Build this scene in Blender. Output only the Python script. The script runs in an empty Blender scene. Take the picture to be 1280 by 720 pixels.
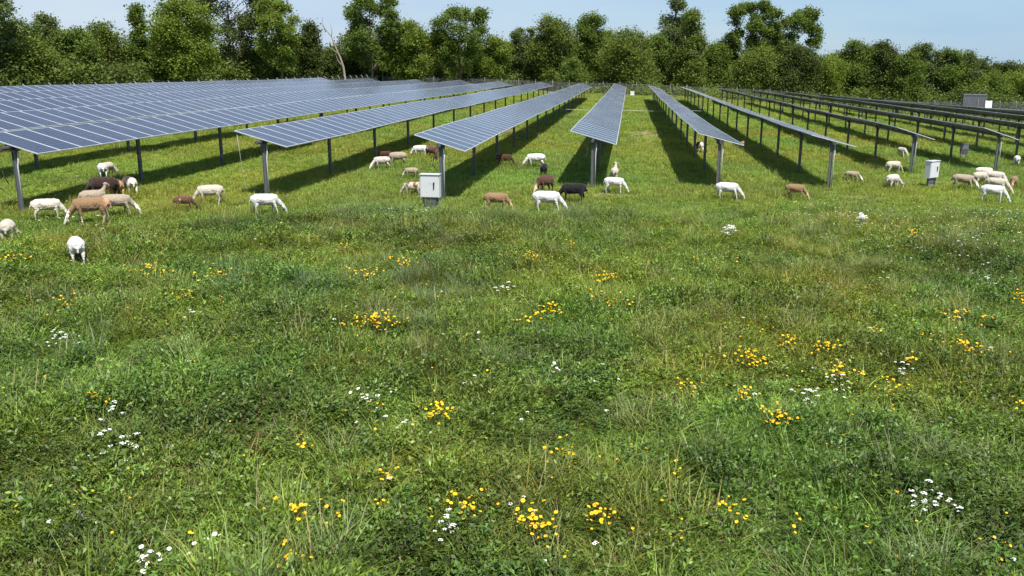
import bpy, bmesh, math, random
import numpy as np
from mathutils import Vector, Matrix, Euler
random.seed(11); rng = np.random.default_rng(11)
R = math.radians
scene = bpy.context.scene
C = scene.collection

# ------------------------------------------------------------------ camera model
F = 1100.0; HC = 5.0
PITCH = R(14.036); YAW = R(7.387)
def ray(px, py):
    x = (px-640)/F; y = (360-py)/F
    fw = math.cos(PITCH)+y*math.sin(PITCH); up = -math.sin(PITCH)+y*math.cos(PITCH)
    return (x*math.cos(YAW)-fw*math.sin(YAW), x*math.sin(YAW)+fw*math.cos(YAW), up)

# ------------------------------------------------------------------ terrain
def sstep(a, b, v):
    t = np.clip((v-a)/(b-a), 0, 1); return t*t*(3-2*t)
def terr(x, y):
    x = np.asarray(x, float); y = np.asarray(y, float)
    z = -0.031*160*np.tanh(x/160)
    z = z-0.006*np.maximum(x, 0)*sstep(10, 60, x)-(0.55*sstep(5, 40, x)+1.3*sstep(28, 62, x))*sstep(78, 145, y)+0.9*sstep(165, 185, y)*sstep(40, 70, x)
    und = 0.06*np.sin(x*0.23+1.3)*np.sin(y*0.19+0.4)+0.035*np.sin(x*0.71+y*0.5)+0.04*np.sin(y*0.055+x*0.03)
    return z+und
def tz(x, y): return float(terr(x, y))
def ground(px, py, h=0.0):
    d = ray(px, py); lo, hi = 4.0, 400.0
    for _ in range(50):
        m = (lo+hi)/2
        if HC+d[2]*m > tz(d[0]*m, d[1]*m)+h: lo = m
        else: hi = m
    return d[0]*lo, d[1]*lo
def at_depth(px, py, D):
    d = ray(px, py); k = math.hypot(d[0], d[1]); t = D/k
    return d[0]*t, d[1]*t, HC+d[2]*t

# ------------------------------------------------------------------ value noise
_T = rng.random((256, 256))
def vnoise(x, y, s, seed=0):
    x = np.asarray(x)/s+seed*17.3+500; y = np.asarray(y)/s+seed*9.1+500
    xi = np.floor(x).astype(int); yi = np.floor(y).astype(int); fx = x-xi; fy = y-yi
    fx = fx*fx*(3-2*fx); fy = fy*fy*(3-2*fy)
    g = lambda a, b: _T[a % 256, b % 256]
    return (g(xi, yi)*(1-fx)+g(xi+1, yi)*fx)*(1-fy)+(g(xi, yi+1)*(1-fx)+g(xi+1, yi+1)*fx)*fy
def fnoise(x, y, s, seed=0):
    return 0.55*vnoise(x, y, s, seed)+0.3*vnoise(x, y, s/2.1, seed+1)+0.15*vnoise(x, y, s/4.3, seed+2)

# ------------------------------------------------------------------ materials
def newmat(name):
    m = bpy.data.materials.new(name); m.use_nodes = True
    nt = m.node_tree; nt.nodes.clear()
    return m, nt, nt.nodes, nt.links
def simple(name, col, rough=0.6, metal=0.0, noise=0.0, nscale=8.0, spec=0.5, bump=0.0):
    m, nt, N, L = newmat(name)
    o = N.new('ShaderNodeOutputMaterial'); b = N.new('ShaderNodeBsdfPrincipled')
    b.inputs['Roughness'].default_value = rough; b.inputs['Metallic'].default_value = metal
    b.inputs['Specular IOR Level'].default_value = spec
    L.new(b.outputs[0], o.inputs[0])
    tc = N.new('ShaderNodeTexCoord'); n = N.new('ShaderNodeTexNoise'); n.inputs['Scale'].default_value = nscale
    n.inputs['Detail'].default_value = 5
    L.new(tc.outputs['Object'], n.inputs['Vector'])
    mx = N.new('ShaderNodeMix'); mx.data_type = 'RGBA'
    mx.inputs['A'].default_value = tuple(c*(1-noise) for c in col)+(1,)
    mx.inputs['B'].default_value = tuple(min(1, c*(1+noise)) for c in col)+(1,)
    L.new(n.outputs['Fac'], mx.inputs['Factor']); L.new(mx.outputs['Result'], b.inputs['Base Color'])
    if bump:
        bp = N.new('ShaderNodeBump'); bp.inputs['Strength'].default_value = bump; bp.inputs['Distance'].default_value = 0.02
        L.new(n.outputs['Fac'], bp.inputs['Height']); L.new(bp.outputs[0], b.inputs['Normal'])
    return m
def leafmat(name, col, var=0.35, trans=0.35, instanced=False, vattr='lv', gloss=0.04):
    """diffuse + translucent leaf; 'lv' point attribute varies each leaf, instancer 'tint' varies each plant"""
    m, nt, N, L = newmat(name)
    o = N.new('ShaderNodeOutputMaterial')
    at = N.new('ShaderNodeAttribute'); at.attribute_name = vattr
    mr = N.new('ShaderNodeMapRange'); mr.inputs['To Min'].default_value = 1-var; mr.inputs['To Max'].default_value = 1+var
    L.new(at.outputs['Fac'], mr.inputs['Value'])
    mul = N.new('ShaderNodeMix'); mul.data_type = 'RGBA'; mul.blend_type = 'MULTIPLY'; mul.inputs['Factor'].default_value = 1
    mul.inputs['A'].default_value = col+(1,); L.new(mr.outputs[0], mul.inputs['B'])
    out = mul.outputs['Result']
    if instanced:
        ti = N.new('ShaderNodeAttribute'); ti.attribute_type = 'INSTANCER'; ti.attribute_name = 'tint'
        m2 = N.new('ShaderNodeMix'); m2.data_type = 'RGBA'; m2.blend_type = 'MULTIPLY'; m2.inputs['Factor'].default_value = 1
        L.new(out, m2.inputs['A']); L.new(ti.outputs['Color'], m2.inputs['B']); out = m2.outputs['Result']
    d = N.new('ShaderNodeBsdfDiffuse'); t = N.new('ShaderNodeBsdfTranslucent'); s = N.new('ShaderNodeMixShader')
    s.inputs[0].default_value = trans
    L.new(out, d.inputs[0])
    tc = N.new('ShaderNodeMix'); tc.data_type = 'RGBA'; tc.blend_type = 'MULTIPLY'; tc.inputs['Factor'].default_value = 1
    tc.inputs['B'].default_value = (1.2, 1.22, 0.6, 1); L.new(out, tc.inputs['A']); L.new(tc.outputs['Result'], t.inputs[0])
    L.new(d.outputs[0], s.inputs[1]); L.new(t.outputs[0], s.inputs[2])
    g = N.new('ShaderNodeBsdfGlossy'); g.inputs['Roughness'].default_value = 0.45; g.inputs[0].default_value = (.9, .95, .9, 1)
    s2 = N.new('ShaderNodeMixShader'); s2.inputs[0].default_value = gloss
    L.new(s.outputs[0], s2.inputs[1]); L.new(g.outputs[0], s2.inputs[2]); L.new(s2.outputs[0], o.inputs[0])
    return m

M = {}
M['steel'] = simple('galvanised_steel', (.12, .126, .135), .5, .3, .3, 3)
M['tube'] = simple('tube_steel', (.10, .105, .11), .5, .5, .2, 3)
M['alu'] = simple('aluminium_frame', (.68, .70, .73), .40, .45, .08, 4)
M['back'] = simple('module_backsheet', (.035, .037, .04), .6, 0, .1, 2)
M['cabinet'] = simple('cabinet_paint', (.56, .57, .58), .45, 0, .07, 3)
M['black'] = simple('black_plastic', (.02, .02, .022), .5)
M['conduit'] = simple('grey_conduit', (.52, .53, .54), .5, 0, .1, 6)
M['cablewhite'] = simple('weathered_cable', (.42, .42, .38), .6)
M['post'] = simple('fence_post', (.36, .37, .36), .5, .5, .2, 4)
M['wood'] = simple('bark', (.13, .105, .08), .9, 0, .45, 5, .2)
M['palewood'] = simple('dead_bleached_wood', (.24, .21, .175), .9, 0, .3, 4, .2)
M['stem'] = leafmat('flower_stem', (.07, .12, .025), .3, .2)
M['yellow'] = simple('yellow_petals', (.80, .47, .012), .6, 0, .3, 9, .2)
M['disc'] = simple('orange_flower_centre', (.50, .22, .01), .8)
M['white'] = simple('white_petals', (.80, .80, .76), .6, 0, .05, 20, .2)
M['container'] = simple('container_paint', (.15, .155, .175), .5, .1, .25, 1.5)
M['whitepaint'] = simple('white_paint', (.78, .78, .76), .5, 0, .05, 2)
M['carpaint'] = simple('dark_car_paint', (.03, .035, .045), .25, .3, .1, 2)
M['glassdark'] = simple('dark_glass', (.02, .025, .03), .08)
M['rubber'] = simple('tyre_rubber', (.02, .02, .02), .8)

def module_glass():
    m, nt, N, L = newmat('solar_cells')
    o = N.new('ShaderNodeOutputMaterial'); b = N.new('ShaderNodeBsdfPrincipled'); L.new(b.outputs[0], o.inputs[0])
    tc = N.new('ShaderNodeTexCoord'); sep = N.new('ShaderNodeSeparateXYZ'); L.new(tc.outputs['Object'], sep.inputs[0])
    def line(sock, period, w, off=0.0):
        a = N.new('ShaderNodeMath'); a.operation = 'ADD'; a.inputs[1].default_value = off; L.new(sock, a.inputs[0])
        d = N.new('ShaderNodeMath'); d.operation = 'DIVIDE'; d.inputs[1].default_value = period; L.new(a.outputs[0], d.inputs[0])
        f = N.new('ShaderNodeMath'); f.operation = 'FRACT'; L.new(d.outputs[0], f.inputs[0])
        s = N.new('ShaderNodeMath'); s.operation = 'SUBTRACT'; s.inputs[1].default_value = .5; L.new(f.outputs[0], s.inputs[0])
        ab = N.new('ShaderNodeMath'); ab.operation = 'ABSOLUTE'; L.new(s.outputs[0], ab.inputs[0])
        g = N.new('ShaderNodeMath'); g.operation = 'GREATER_THAN'; g.inputs[1].default_value = .5-w/period/2; L.new(ab.outputs[0], g.inputs[0])
        return g.outputs[0]
    def mx(a, c):
        n = N.new('ShaderNodeMath'); n.operation = 'MAXIMUM'; L.new(a, n.inputs[0]); L.new(c, n.inputs[1]); return n.outputs[0]
    cells = mx(line(sep.outputs[0], .158, .006, 0), line(sep.outputs[1], .172, .006, .086*0))
    bus = N.new('ShaderNodeMath'); bus.operation = 'MULTIPLY'; bus.inputs[1].default_value = .35
    L.new(line(sep.outputs[1], .043, .003, .01), bus.inputs[0])
    fac = mx(cells, bus.outputs[0])
    oi = N.new('ShaderNodeObjectInfo')
    cr = N.new('ShaderNodeMix'); cr.data_type = 'RGBA'
    cr.inputs['A'].default_value = (.006, .011, .036, 1); cr.inputs['B'].default_value = (.010, .016, .044, 1)
    L.new(oi.outputs['Random'], cr.inputs['Factor'])
    c2 = N.new('ShaderNodeMix'); c2.data_type = 'RGBA'; c2.inputs['B'].default_value = (.20, .215, .26, 1)
    L.new(fac, c2.inputs['Factor']); L.new(cr.outputs['Result'], c2.inputs['A'])
    L.new(c2.outputs['Result'], b.inputs['Base Color'])
    b.inputs['Roughness'].default_value = .22; b.inputs['IOR'].default_value = 1.5
    b.inputs['Coat Weight'].default_value = .25; b.inputs['Coat Roughness'].default_value = .12
    # dust film
    n = N.new('ShaderNodeTexNoise'); n.inputs['Scale'].default_value = 1.4; n.inputs['Detail'].default_value = 4
    geo = N.new('ShaderNodeNewGeometry'); L.new(geo.outputs['Position'], n.inputs['Vector'])
    mr = N.new('ShaderNodeMapRange'); mr.inputs['To Min'].default_value = .14; mr.inputs['To Max'].default_value = .34
    L.new(n.outputs['Fac'], mr.inputs['Value']); L.new(mr.outputs[0], b.inputs['Roughness'])
    return m
M['cells'] = module_glass()

# ------------------------------------------------------------------ mesh helpers
class MB:
    def __init__(s): s.v = []; s.f = []; s.m = []; s.mats = []
    def mi(s, mat):
        if mat not in s.mats: s.mats.append(mat)
        return s.mats.index(mat)
    def add(s, vs, fs, mat):
        k = len(s.v); i = s.mi(mat); s.v += [tuple(v) for v in vs]
        for f in fs: s.f.append(tuple(k+a for a in f)); s.m.append(i)
        return s
    def box(s, c, d, mat, rot=None, taper=1.0):
        vs = []
        for z in (-.5, .5):
            t = taper if z > 0 else 1
            for x, y in ((-.5, -.5), (.5, -.5), (.5, .5), (-.5, .5)):
                p = Vector((x*d[0]*t, y*d[1]*t, z*d[2]))
                if rot: p = rot @ p
                vs.append(p+Vector(c))
        return s.add(vs, [(3, 2, 1, 0), (4, 5, 6, 7), (0, 1, 5, 4), (1, 2, 6, 5), (2, 3, 7, 6), (3, 0, 4, 7)], mat)
    def tube(s, pts, rad, mat, n=6, caps=True):
        pts = [Vector(p) for p in pts]
        if not hasattr(rad, '__len__'): rad = [rad]*len(pts)
        vs = []; up = Vector((0, 0, 1))
        for i, p in enumerate(pts):
            d = (pts[min(i+1, len(pts)-1)]-pts[max(i-1, 0)])
            d = d.normalized() if d.length > 1e-9 else up
            a = d.cross(Vector((1, 0, 0)) if abs(d.z) > .8 else up).normalized(); b = d.cross(a)
            for k in range(n):
                t = 2*math.pi*k/n; vs.append(p+(a*math.cos(t)+b*math.sin(t))*rad[i])
        fs = []
        for i in range(len(pts)-1):
            for k in range(n):
                fs.append((i*n+k, i*n+(k+1) % n, (i+1)*n+(k+1) % n, (i+1)*n+k))
        if caps: fs += [tuple(range(n))[::-1], tuple((len(pts)-1)*n+k for k in range(n))]
        return s.add(vs, fs, mat)
    def mesh(s, name, smooth=False):
        me = bpy.data.meshes.new(name); me.from_pydata(s.v, [], s.f)
        for m in s.mats: me.materials.append(m)
        me.polygons.foreach_set('material_index', s.m)
        if smooth: me.polygons.foreach_set('use_smooth', [True]*len(s.f))
        me.update(); return me
    def build(s, name, parent=None, loc=(0, 0, 0), smooth=False):
        return link(name, s.mesh(name, smooth), parent, loc)
def link(name, me, parent=None, loc=(0, 0, 0), rot=(0, 0, 0)):
    o = bpy.data.objects.new(name, me); C.objects.link(o)
    if parent: o.parent = parent
    o.location = loc; o.rotation_euler = rot; return o
def tag(o, label=None, cat=None, group=None, kind=None):
    if label: o['label'] = label
    if cat: o['category'] = cat
    if group: o['group'] = group
    if kind: o['kind'] = kind
    return o
def thing(name, label, cat, loc=(0, 0, 0), rz=0, group=None):
    o = bpy.data.objects.new(name, None); C.objects.link(o); o.empty_display_size = .2
    o.location = loc; o.rotation_euler = (0, 0, rz); return tag(o, label, cat, group)
def npmesh(name, V, Fq, mats, mi=None, lv=None, smooth=False):
    """V (n,3); Fq (m,4) quads"""
    me = bpy.data.meshes.new(name); V = np.asarray(V, np.float32); Fq = np.asarray(Fq, np.int32)
    me.vertices.add(len(V)); me.vertices.foreach_set('co', V.ravel())
    k = Fq.shape[1]
    me.loops.add(Fq.size); me.loops.foreach_set('vertex_index', Fq.ravel())
    me.polygons.add(len(Fq)); me.polygons.foreach_set('loop_start', np.arange(0, Fq.size, k, dtype=np.int32))
    me.polygons.foreach_set('loop_total', np.full(len(Fq), k, np.int32))
    for m in mats: me.materials.append(m)
    if mi is not None: me.polygons.foreach_set('material_index', np.asarray(mi, np.int32))
    if smooth: me.polygons.foreach_set('use_smooth', np.ones(len(Fq), bool))
    if lv is not None:
        a = me.attributes.new('lv', 'FLOAT', 'POINT'); a.data.foreach_set('value', np.asarray(lv, np.float32))
    me.update(); me.validate(); return me

# ------------------------------------------------------------------ world, sun, camera
SUN = Vector((.28, -.50, 1.0)).normalized()
w = bpy.data.worlds.new('World'); scene.world = w; w.use_nodes = True
nt = w.node_tree; nt.nodes.clear(); N = nt.nodes; L = nt.links
wo = N.new('ShaderNodeOutputWorld'); bg = N.new('ShaderNodeBackground'); sky = N.new('ShaderNodeTexSky')
sky.sky_type = 'NISHITA'; sky.sun_disc = False
sky.sun_elevation = math.asin(SUN.z); sky.sun_rotation = math.atan2(SUN.x, SUN.y)
sky.altitude = 200; sky.air_density = 1.0; sky.dust_density = 0.7; sky.ozone_density = 1.6
bg.inputs[1].default_value = 0.100
# thin high cloud veil, denser to the left (west), in the sky itself
tc = N.new('ShaderNodeTexCoord'); mp = N.new('ShaderNodeMapping'); mp.inputs['Scale'].default_value = (1.0, 1.0, 7.0)
nz = N.new('ShaderNodeTexNoise'); nz.inputs['Scale'].default_value = 2.2; nz.inputs['Detail'].default_value = 6; nz.inputs['Roughness'].default_value = .55
L.new(tc.outputs['Generated'], mp.inputs[0]); L.new(mp.outputs[0], nz.inputs['Vector'])
sx = N.new('ShaderNodeSeparateXYZ'); L.new(tc.outputs['Generated'], sx.inputs[0])
gx = N.new('ShaderNodeMapRange'); gx.inputs['From Min'].default_value = .2; gx.inputs['From Max'].default_value = -.75
gx.inputs['To Min'].default_value = .85; gx.inputs['To Max'].default_value = 1.0
L.new(sx.outputs[0], gx.inputs['Value'])
nr = N.new('ShaderNodeMapRange'); nr.inputs['From Min'].default_value = .35; nr.inputs['From Max'].default_value = .65
nr.inputs['To Min'].default_value = .75; nr.inputs['To Max'].default_value = 1.0
L.new(nz.outputs['Fac'], nr.inputs['Value'])
mm = N.new('ShaderNodeMath'); mm.operation = 'MULTIPLY'; L.new(gx.outputs[0], mm.inputs[0]); L.new(nr.outputs[0], mm.inputs[1])
vz = N.new('ShaderNodeMapRange'); vz.inputs['From Min'].default_value = .62; vz.inputs['From Max'].default_value = .12; L.new(sx.outputs[2], vz.inputs['Value'])
mz = N.new('ShaderNodeMath'); mz.operation = 'MULTIPLY'; L.new(mm.outputs[0], mz.inputs[0]); L.new(vz.outputs[0], mz.inputs[1]); mm = mz
vc = N.new('ShaderNodeMix'); vc.data_type = 'RGBA'; vc.inputs['A'].default_value = (2.35, 3.75, 5.3, 1); vc.inputs['B'].default_value = (3.9, 4.65, 5.7, 1)
vx = N.new('ShaderNodeMapRange'); vx.inputs['From Min'].default_value = .25; vx.inputs['From Max'].default_value = -.55; L.new(sx.outputs[0], vx.inputs['Value']); L.new(vx.outputs[0], vc.inputs['Factor'])
cm = N.new('ShaderNodeMix'); cm.data_type = 'RGBA'; L.new(vc.outputs['Result'], cm.inputs['B'])
L.new(mm.outputs[0], cm.inputs['Factor']); L.new(sky.outputs[0], cm.inputs['A'])
L.new(cm.outputs['Result'], bg.inputs[0]); L.new(bg.outputs[0], wo.inputs[0])

sl = bpy.data.lights.new('sun', 'SUN'); sl.energy = 5.0; sl.angle = R(.53); sl.color = (1, .955, .88)
so = bpy.data.objects.new('sun', sl); C.objects.link(so); so.rotation_euler = SUN.to_track_quat('Z', 'Y').to_euler()
so.location = (30, -50, 100)
cam = bpy.data.cameras.new('camera'); co = bpy.data.objects.new('camera', cam); C.objects.link(co)
cam.sensor_width = 36; cam.lens = 36*F/1280; cam.clip_end = 5000; cam.clip_start = .1
co.location = (0, 0, HC); co.rotation_euler = (math.pi/2-PITCH, 0, YAW); scene.camera = co
vs = scene.view_settings; vs.view_transform = 'Standard'; vs.look = 'None'; vs.exposure = 0.58; vs.gamma = 1
scene.render.resolution_x = 1024; scene.render.resolution_y = 576
scene.cycles.max_bounces = 4; scene.cycles.transparent_max_bounces = 8
scene.cycles.diffuse_bounces = 2; scene.cycles.glossy_bounces = 2; scene.cycles.transmission_bounces = 2

# ------------------------------------------------------------------ ground
EX = [-90, -40, -25, -16.7, -13.6, -11.3, -6.5, -2.2, 1.0, 3.6, 9.7, 15, 25, 60, 120]
EY = [8, 11.5, 15.2, 19.4, 22.4, 25.0, 27.6, 29.0, 30.5, 32.3, 33.4, 34.6, 37, 48, 68]
def meadow_f(x, y):     # 1 in the unmown meadow, 0 in the grazed field
    e = np.interp(x, EX, EY)+(fnoise(x, y, 3.0, 5)-.5)*2.6+(fnoise(x, y, .9, 8)-.5)*1.2
    return sstep(.35, -.35, y-e)
DIRT = []               # bare, trampled spots: x, y, rx, ry, strength
for px, py, rx, ry, s in ((808, 169, 1.5, 5.0, 1.1), (630, 166, .8, 7.0, .95), (785, 167, .9, 3.0, .6), (1080, 247, 2.3, .5, .8), (748, 243, 1.2, .5, .9),
                          (552, 266, .7, .4, .6), (1010, 240, 1.5, .5, .5), (60, 250, 1.2, .5, .5), (150, 218, 1.5, .8, .35), (450, 248, 2.0, .8, .35),
                          (650, 158, .5, 2.5, .4), (860, 130, 1.6, 5, .3), (1180, 228, 2.4, .9, .7), (1255, 205, 2.4, 1.0, .6), (187, 588, .28, .22, .8),
                          (495, 650, .30, .25, .5), (820, 560, .3, .25, .5), (35, 262, .5, .4, .6), (330, 250, .5, .4, .4)):
    gx_, gy_ = ground(px, py); DIRT.append((gx_, gy_, rx, ry, s))
def dirt_f(x, y):
    d = np.zeros_like(np.asarray(x, float))
    for a, b, rx, ry, s in DIRT:
        q = ((x-a)/rx)**2+((y-b)/ry)**2
        d = np.maximum(d, s*np.exp(-q*1.1)*np.clip(.55+1.0*(fnoise(x, y, .7, 21)), 0, 1.2))
    return np.clip(d, 0, 1)

def axis(segs):
    a = []
    for s0, s1, st in segs: a += list(np.arange(s0, s1, st))
    a.append(segs[-1][1]); return np.array(a)
gxs = axis([(-1500, -500, 125), (-500, -120, 20), (-120, -40, 2.5), (-40, 50, .5), (50, 120, 2.5), (120, 500, 20), (500, 1500, 125)])
gys = axis([(-60, 0, 5), (0, 60, .5), (60, 170, 1.5), (170, 400, 10), (400, 2600, 110)])
GX, GY = np.meshgrid(gxs, gys); nx, ny = len(gxs), len(gys)
V = np.stack([GX.ravel(), GY.ravel(), terr(GX, GY).ravel()], 1)
i = np.arange(nx-1)[None, :]+np.arange(ny-1)[:, None]*nx
Fq = np.stack([i, i+1, i+1+nx, i+nx], -1).reshape(-1, 4)
m, nt, N, L = newmat('field_soil_and_turf')
o_ = N.new('ShaderNodeOutputMaterial'); b = N.new('ShaderNodeBsdfPrincipled'); L.new(b.outputs[0], o_.inputs[0])
b.inputs['Roughness'].default_value = .95; b.inputs['Specular IOR Level'].default_value = .15
geo = N.new('ShaderNodeNewGeometry')
def nz_(scale, det=5, rough=.6):
    n = N.new('ShaderNodeTexNoise'); n.inputs['Scale'].default_value = scale; n.inputs['Detail'].default_value = det; n.inputs['Roughness'].default_value = rough
    L.new(geo.outputs['Position'], n.inputs['Vector']); return n.outputs['Fac']
def rmp(src, stops):
    r = N.new('ShaderNodeValToRGB'); L.new(src, r.inputs[0]); e = r.color_ramp.elements
    e[0].position, e[0].color = stops[0][0], stops[0][1]+(1,); e[1].position, e[1].color = stops[-1][0], stops[-1][1]+(1,)
    for p, c in stops[1:-1]:
        q = e.new(p); q.color = c+(1,)
    return r.outputs[0]
turf = rmp(nz_(.35, 7, .65), [(.32, (.085, .105, .026)), (.5, (.130, .155, .036)), (.68, (.185, .190, .060))])
fine = rmp(nz_(6, 6, .7), [(.3, (.45, .45, .45)), (.7, (1.35, 1.35, 1.35))])
mt = N.new('ShaderNodeMix'); mt.data_type = 'RGBA'; mt.blend_type = 'MULTIPLY'; mt.inputs['Factor'].default_value = 1
L.new(turf, mt.inputs['A']); L.new(fine, mt.inputs['B'])
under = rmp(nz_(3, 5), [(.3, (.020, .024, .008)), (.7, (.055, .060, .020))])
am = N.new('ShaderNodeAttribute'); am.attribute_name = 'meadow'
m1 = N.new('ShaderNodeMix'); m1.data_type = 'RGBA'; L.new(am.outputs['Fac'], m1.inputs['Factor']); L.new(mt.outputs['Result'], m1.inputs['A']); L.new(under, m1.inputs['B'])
soil = rmp(nz_(4, 6), [(.3, (.17, .125, .07)), (.7, (.33, .26, .16))])
ad = N.new('ShaderNodeAttribute'); ad.attribute_name = 'dirt'
m2 = N.new('ShaderNodeMix'); m2.data_type = 'RGBA'; L.new(ad.outputs['Fac'], m2.inputs['Factor']); L.new(m1.outputs['Result'], m2.inputs['A']); L.new(soil, m2.inputs['B'])
L.new(m2.outputs['Result'], b.inputs['Base Color'])
bp = N.new('ShaderNodeBump'); bp.inputs['Strength'].default_value = .6; bp.inputs['Distance'].default_value = .06
L.new(nz_(9, 6), bp.inputs['Height']); L.new(bp.outputs[0], b.inputs['Normal'])
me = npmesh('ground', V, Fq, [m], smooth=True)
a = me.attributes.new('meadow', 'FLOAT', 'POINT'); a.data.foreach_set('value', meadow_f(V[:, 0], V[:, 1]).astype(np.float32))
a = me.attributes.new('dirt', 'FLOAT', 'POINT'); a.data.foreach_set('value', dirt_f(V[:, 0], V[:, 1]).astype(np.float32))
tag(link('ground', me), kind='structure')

# ------------------------------------------------------------------ solar trackers
ROWS = [  # k, x, y_start, y_end, label
 (-7, -41.9, 47, 123, 'solar tracker row farthest left, nearest to the left fence'),
 (-6, -36.1, 40, 128, 'solar tracker row second from the left fence, deep in the left block'),
 (-5, -30.4, 33, 132, 'solar tracker row third from the left fence, in the middle of the left block'),
 (-4, -24.6, 27, 137, 'solar tracker row just behind the blue-grey row that ends above the left sheep'),
 (-3, -18.75, 24.9, 140, 'large solar tracker row whose near corner hangs above the sheep at the far left'),
 (-2, -12.85, 30.0, 144, 'solar tracker row whose near post stands by the white sheep left of the cabinet'),
 (-1, -6.75, 31.6, 142, 'solar tracker row whose near end rises right behind the white cabinet'),
 (0, -1.40, 36.6, 149, 'solar tracker row in the middle seen nearly end on, above the black sheep'),
 (1, 3.9, 38.3, 146, 'solar tracker row first to the right of the one seen end on'),
 (2, 8.95, 40.4, 149, 'thin pale solar tracker row seen almost edge on, right of the middle'),
 (3, 14.9, 48.7, 154, 'dark solar tracker row whose near end stands beside the right hand cabinet'),
 (4, 20.3, 51.8, 155, 'dark solar tracker row whose near post rises behind the cluster of sheep at the right'),
 (5, 25.9, 56, 155, 'dark tracker row next behind the one above the right sheep cluster'),
 (6, 31.5, 63, 155, 'dark tracker row second behind the one above the right sheep cluster'),
 (7, 37.1, 74, 155, 'dark tracker row third behind the one above the right sheep cluster'),
 (8, 42.7, 86, 155, 'dark tracker row fourth behind the one above the right sheep cluster'),
 (9, 48.3, 98, 155, 'dark tracker row fourth in front of the grey container'),
 (10, 53.9, 110, 155, 'dark tracker row third in front of the grey container'),
 (11, 59.5, 122, 155, 'dark tracker row second in front of the grey container'),
 (12, 65.1, 134, 155, 'dark tracker row directly in front of the grey container'),
]
PITCHM = 1.13; TILTS = {1: 14.8, 2: 13.6}; TUBE = 2.03
pm = MB()
W, Lm, T = 1.985, 1.105, .035
pm.box((0, 0, 0), (W-.056, Lm-.056, .008), M['cells'])          # laminate (top face just below the frame lip)
for s in (-1, 1):
    pm.box((s*(W/2-.014), 0, -.010), (.028, Lm, T), M['alu'])
    pm.box((0, s*(Lm/2-.014), -.010), (W-.056, .028, T), M['alu'])
pm.box((0, 0, -.012), (W-.06, Lm-.06, .010), M['back'])
pm.box((0, 0.25, -.027), (.12, .10, .016), M['black'])            # junction box
panel_me = pm.mesh('solar_panel')
def ibeam(h):
    b_ = MB(); f_, d_ = .085, .12
    b_.box((0, 0, h/2), (d_-.02, .010, h), M['steel'])
    b_.box((-d_/2, 0, h/2), (.012, f_, h), M['steel']); b_.box((d_/2, 0, h/2), (.012, f_, h), M['steel'])
    return b_
post_me = ibeam(TUBE+.35-.1).mesh('post')
hd = MB()
hd.box((0, 0, -.01), (.30, .05, .13), M['steel']); hd.box((0, 0, .01), (.20, .10, .13), M['tube']); hd.box((0, 0, -.10), (.22, .14, .03), M['steel'])
head_me = hd.mesh('bearing')
cd = MB(); cd.tube([(0, 0, 0), (0, 0, 1.45), (.02, .02, 1.6), (.02, .06, 1.9)], .022, M['conduit'], 6)
cond_me = cd.mesh('conduit', True)
def row_z(x, y): return tz(x, y)+.0
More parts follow.
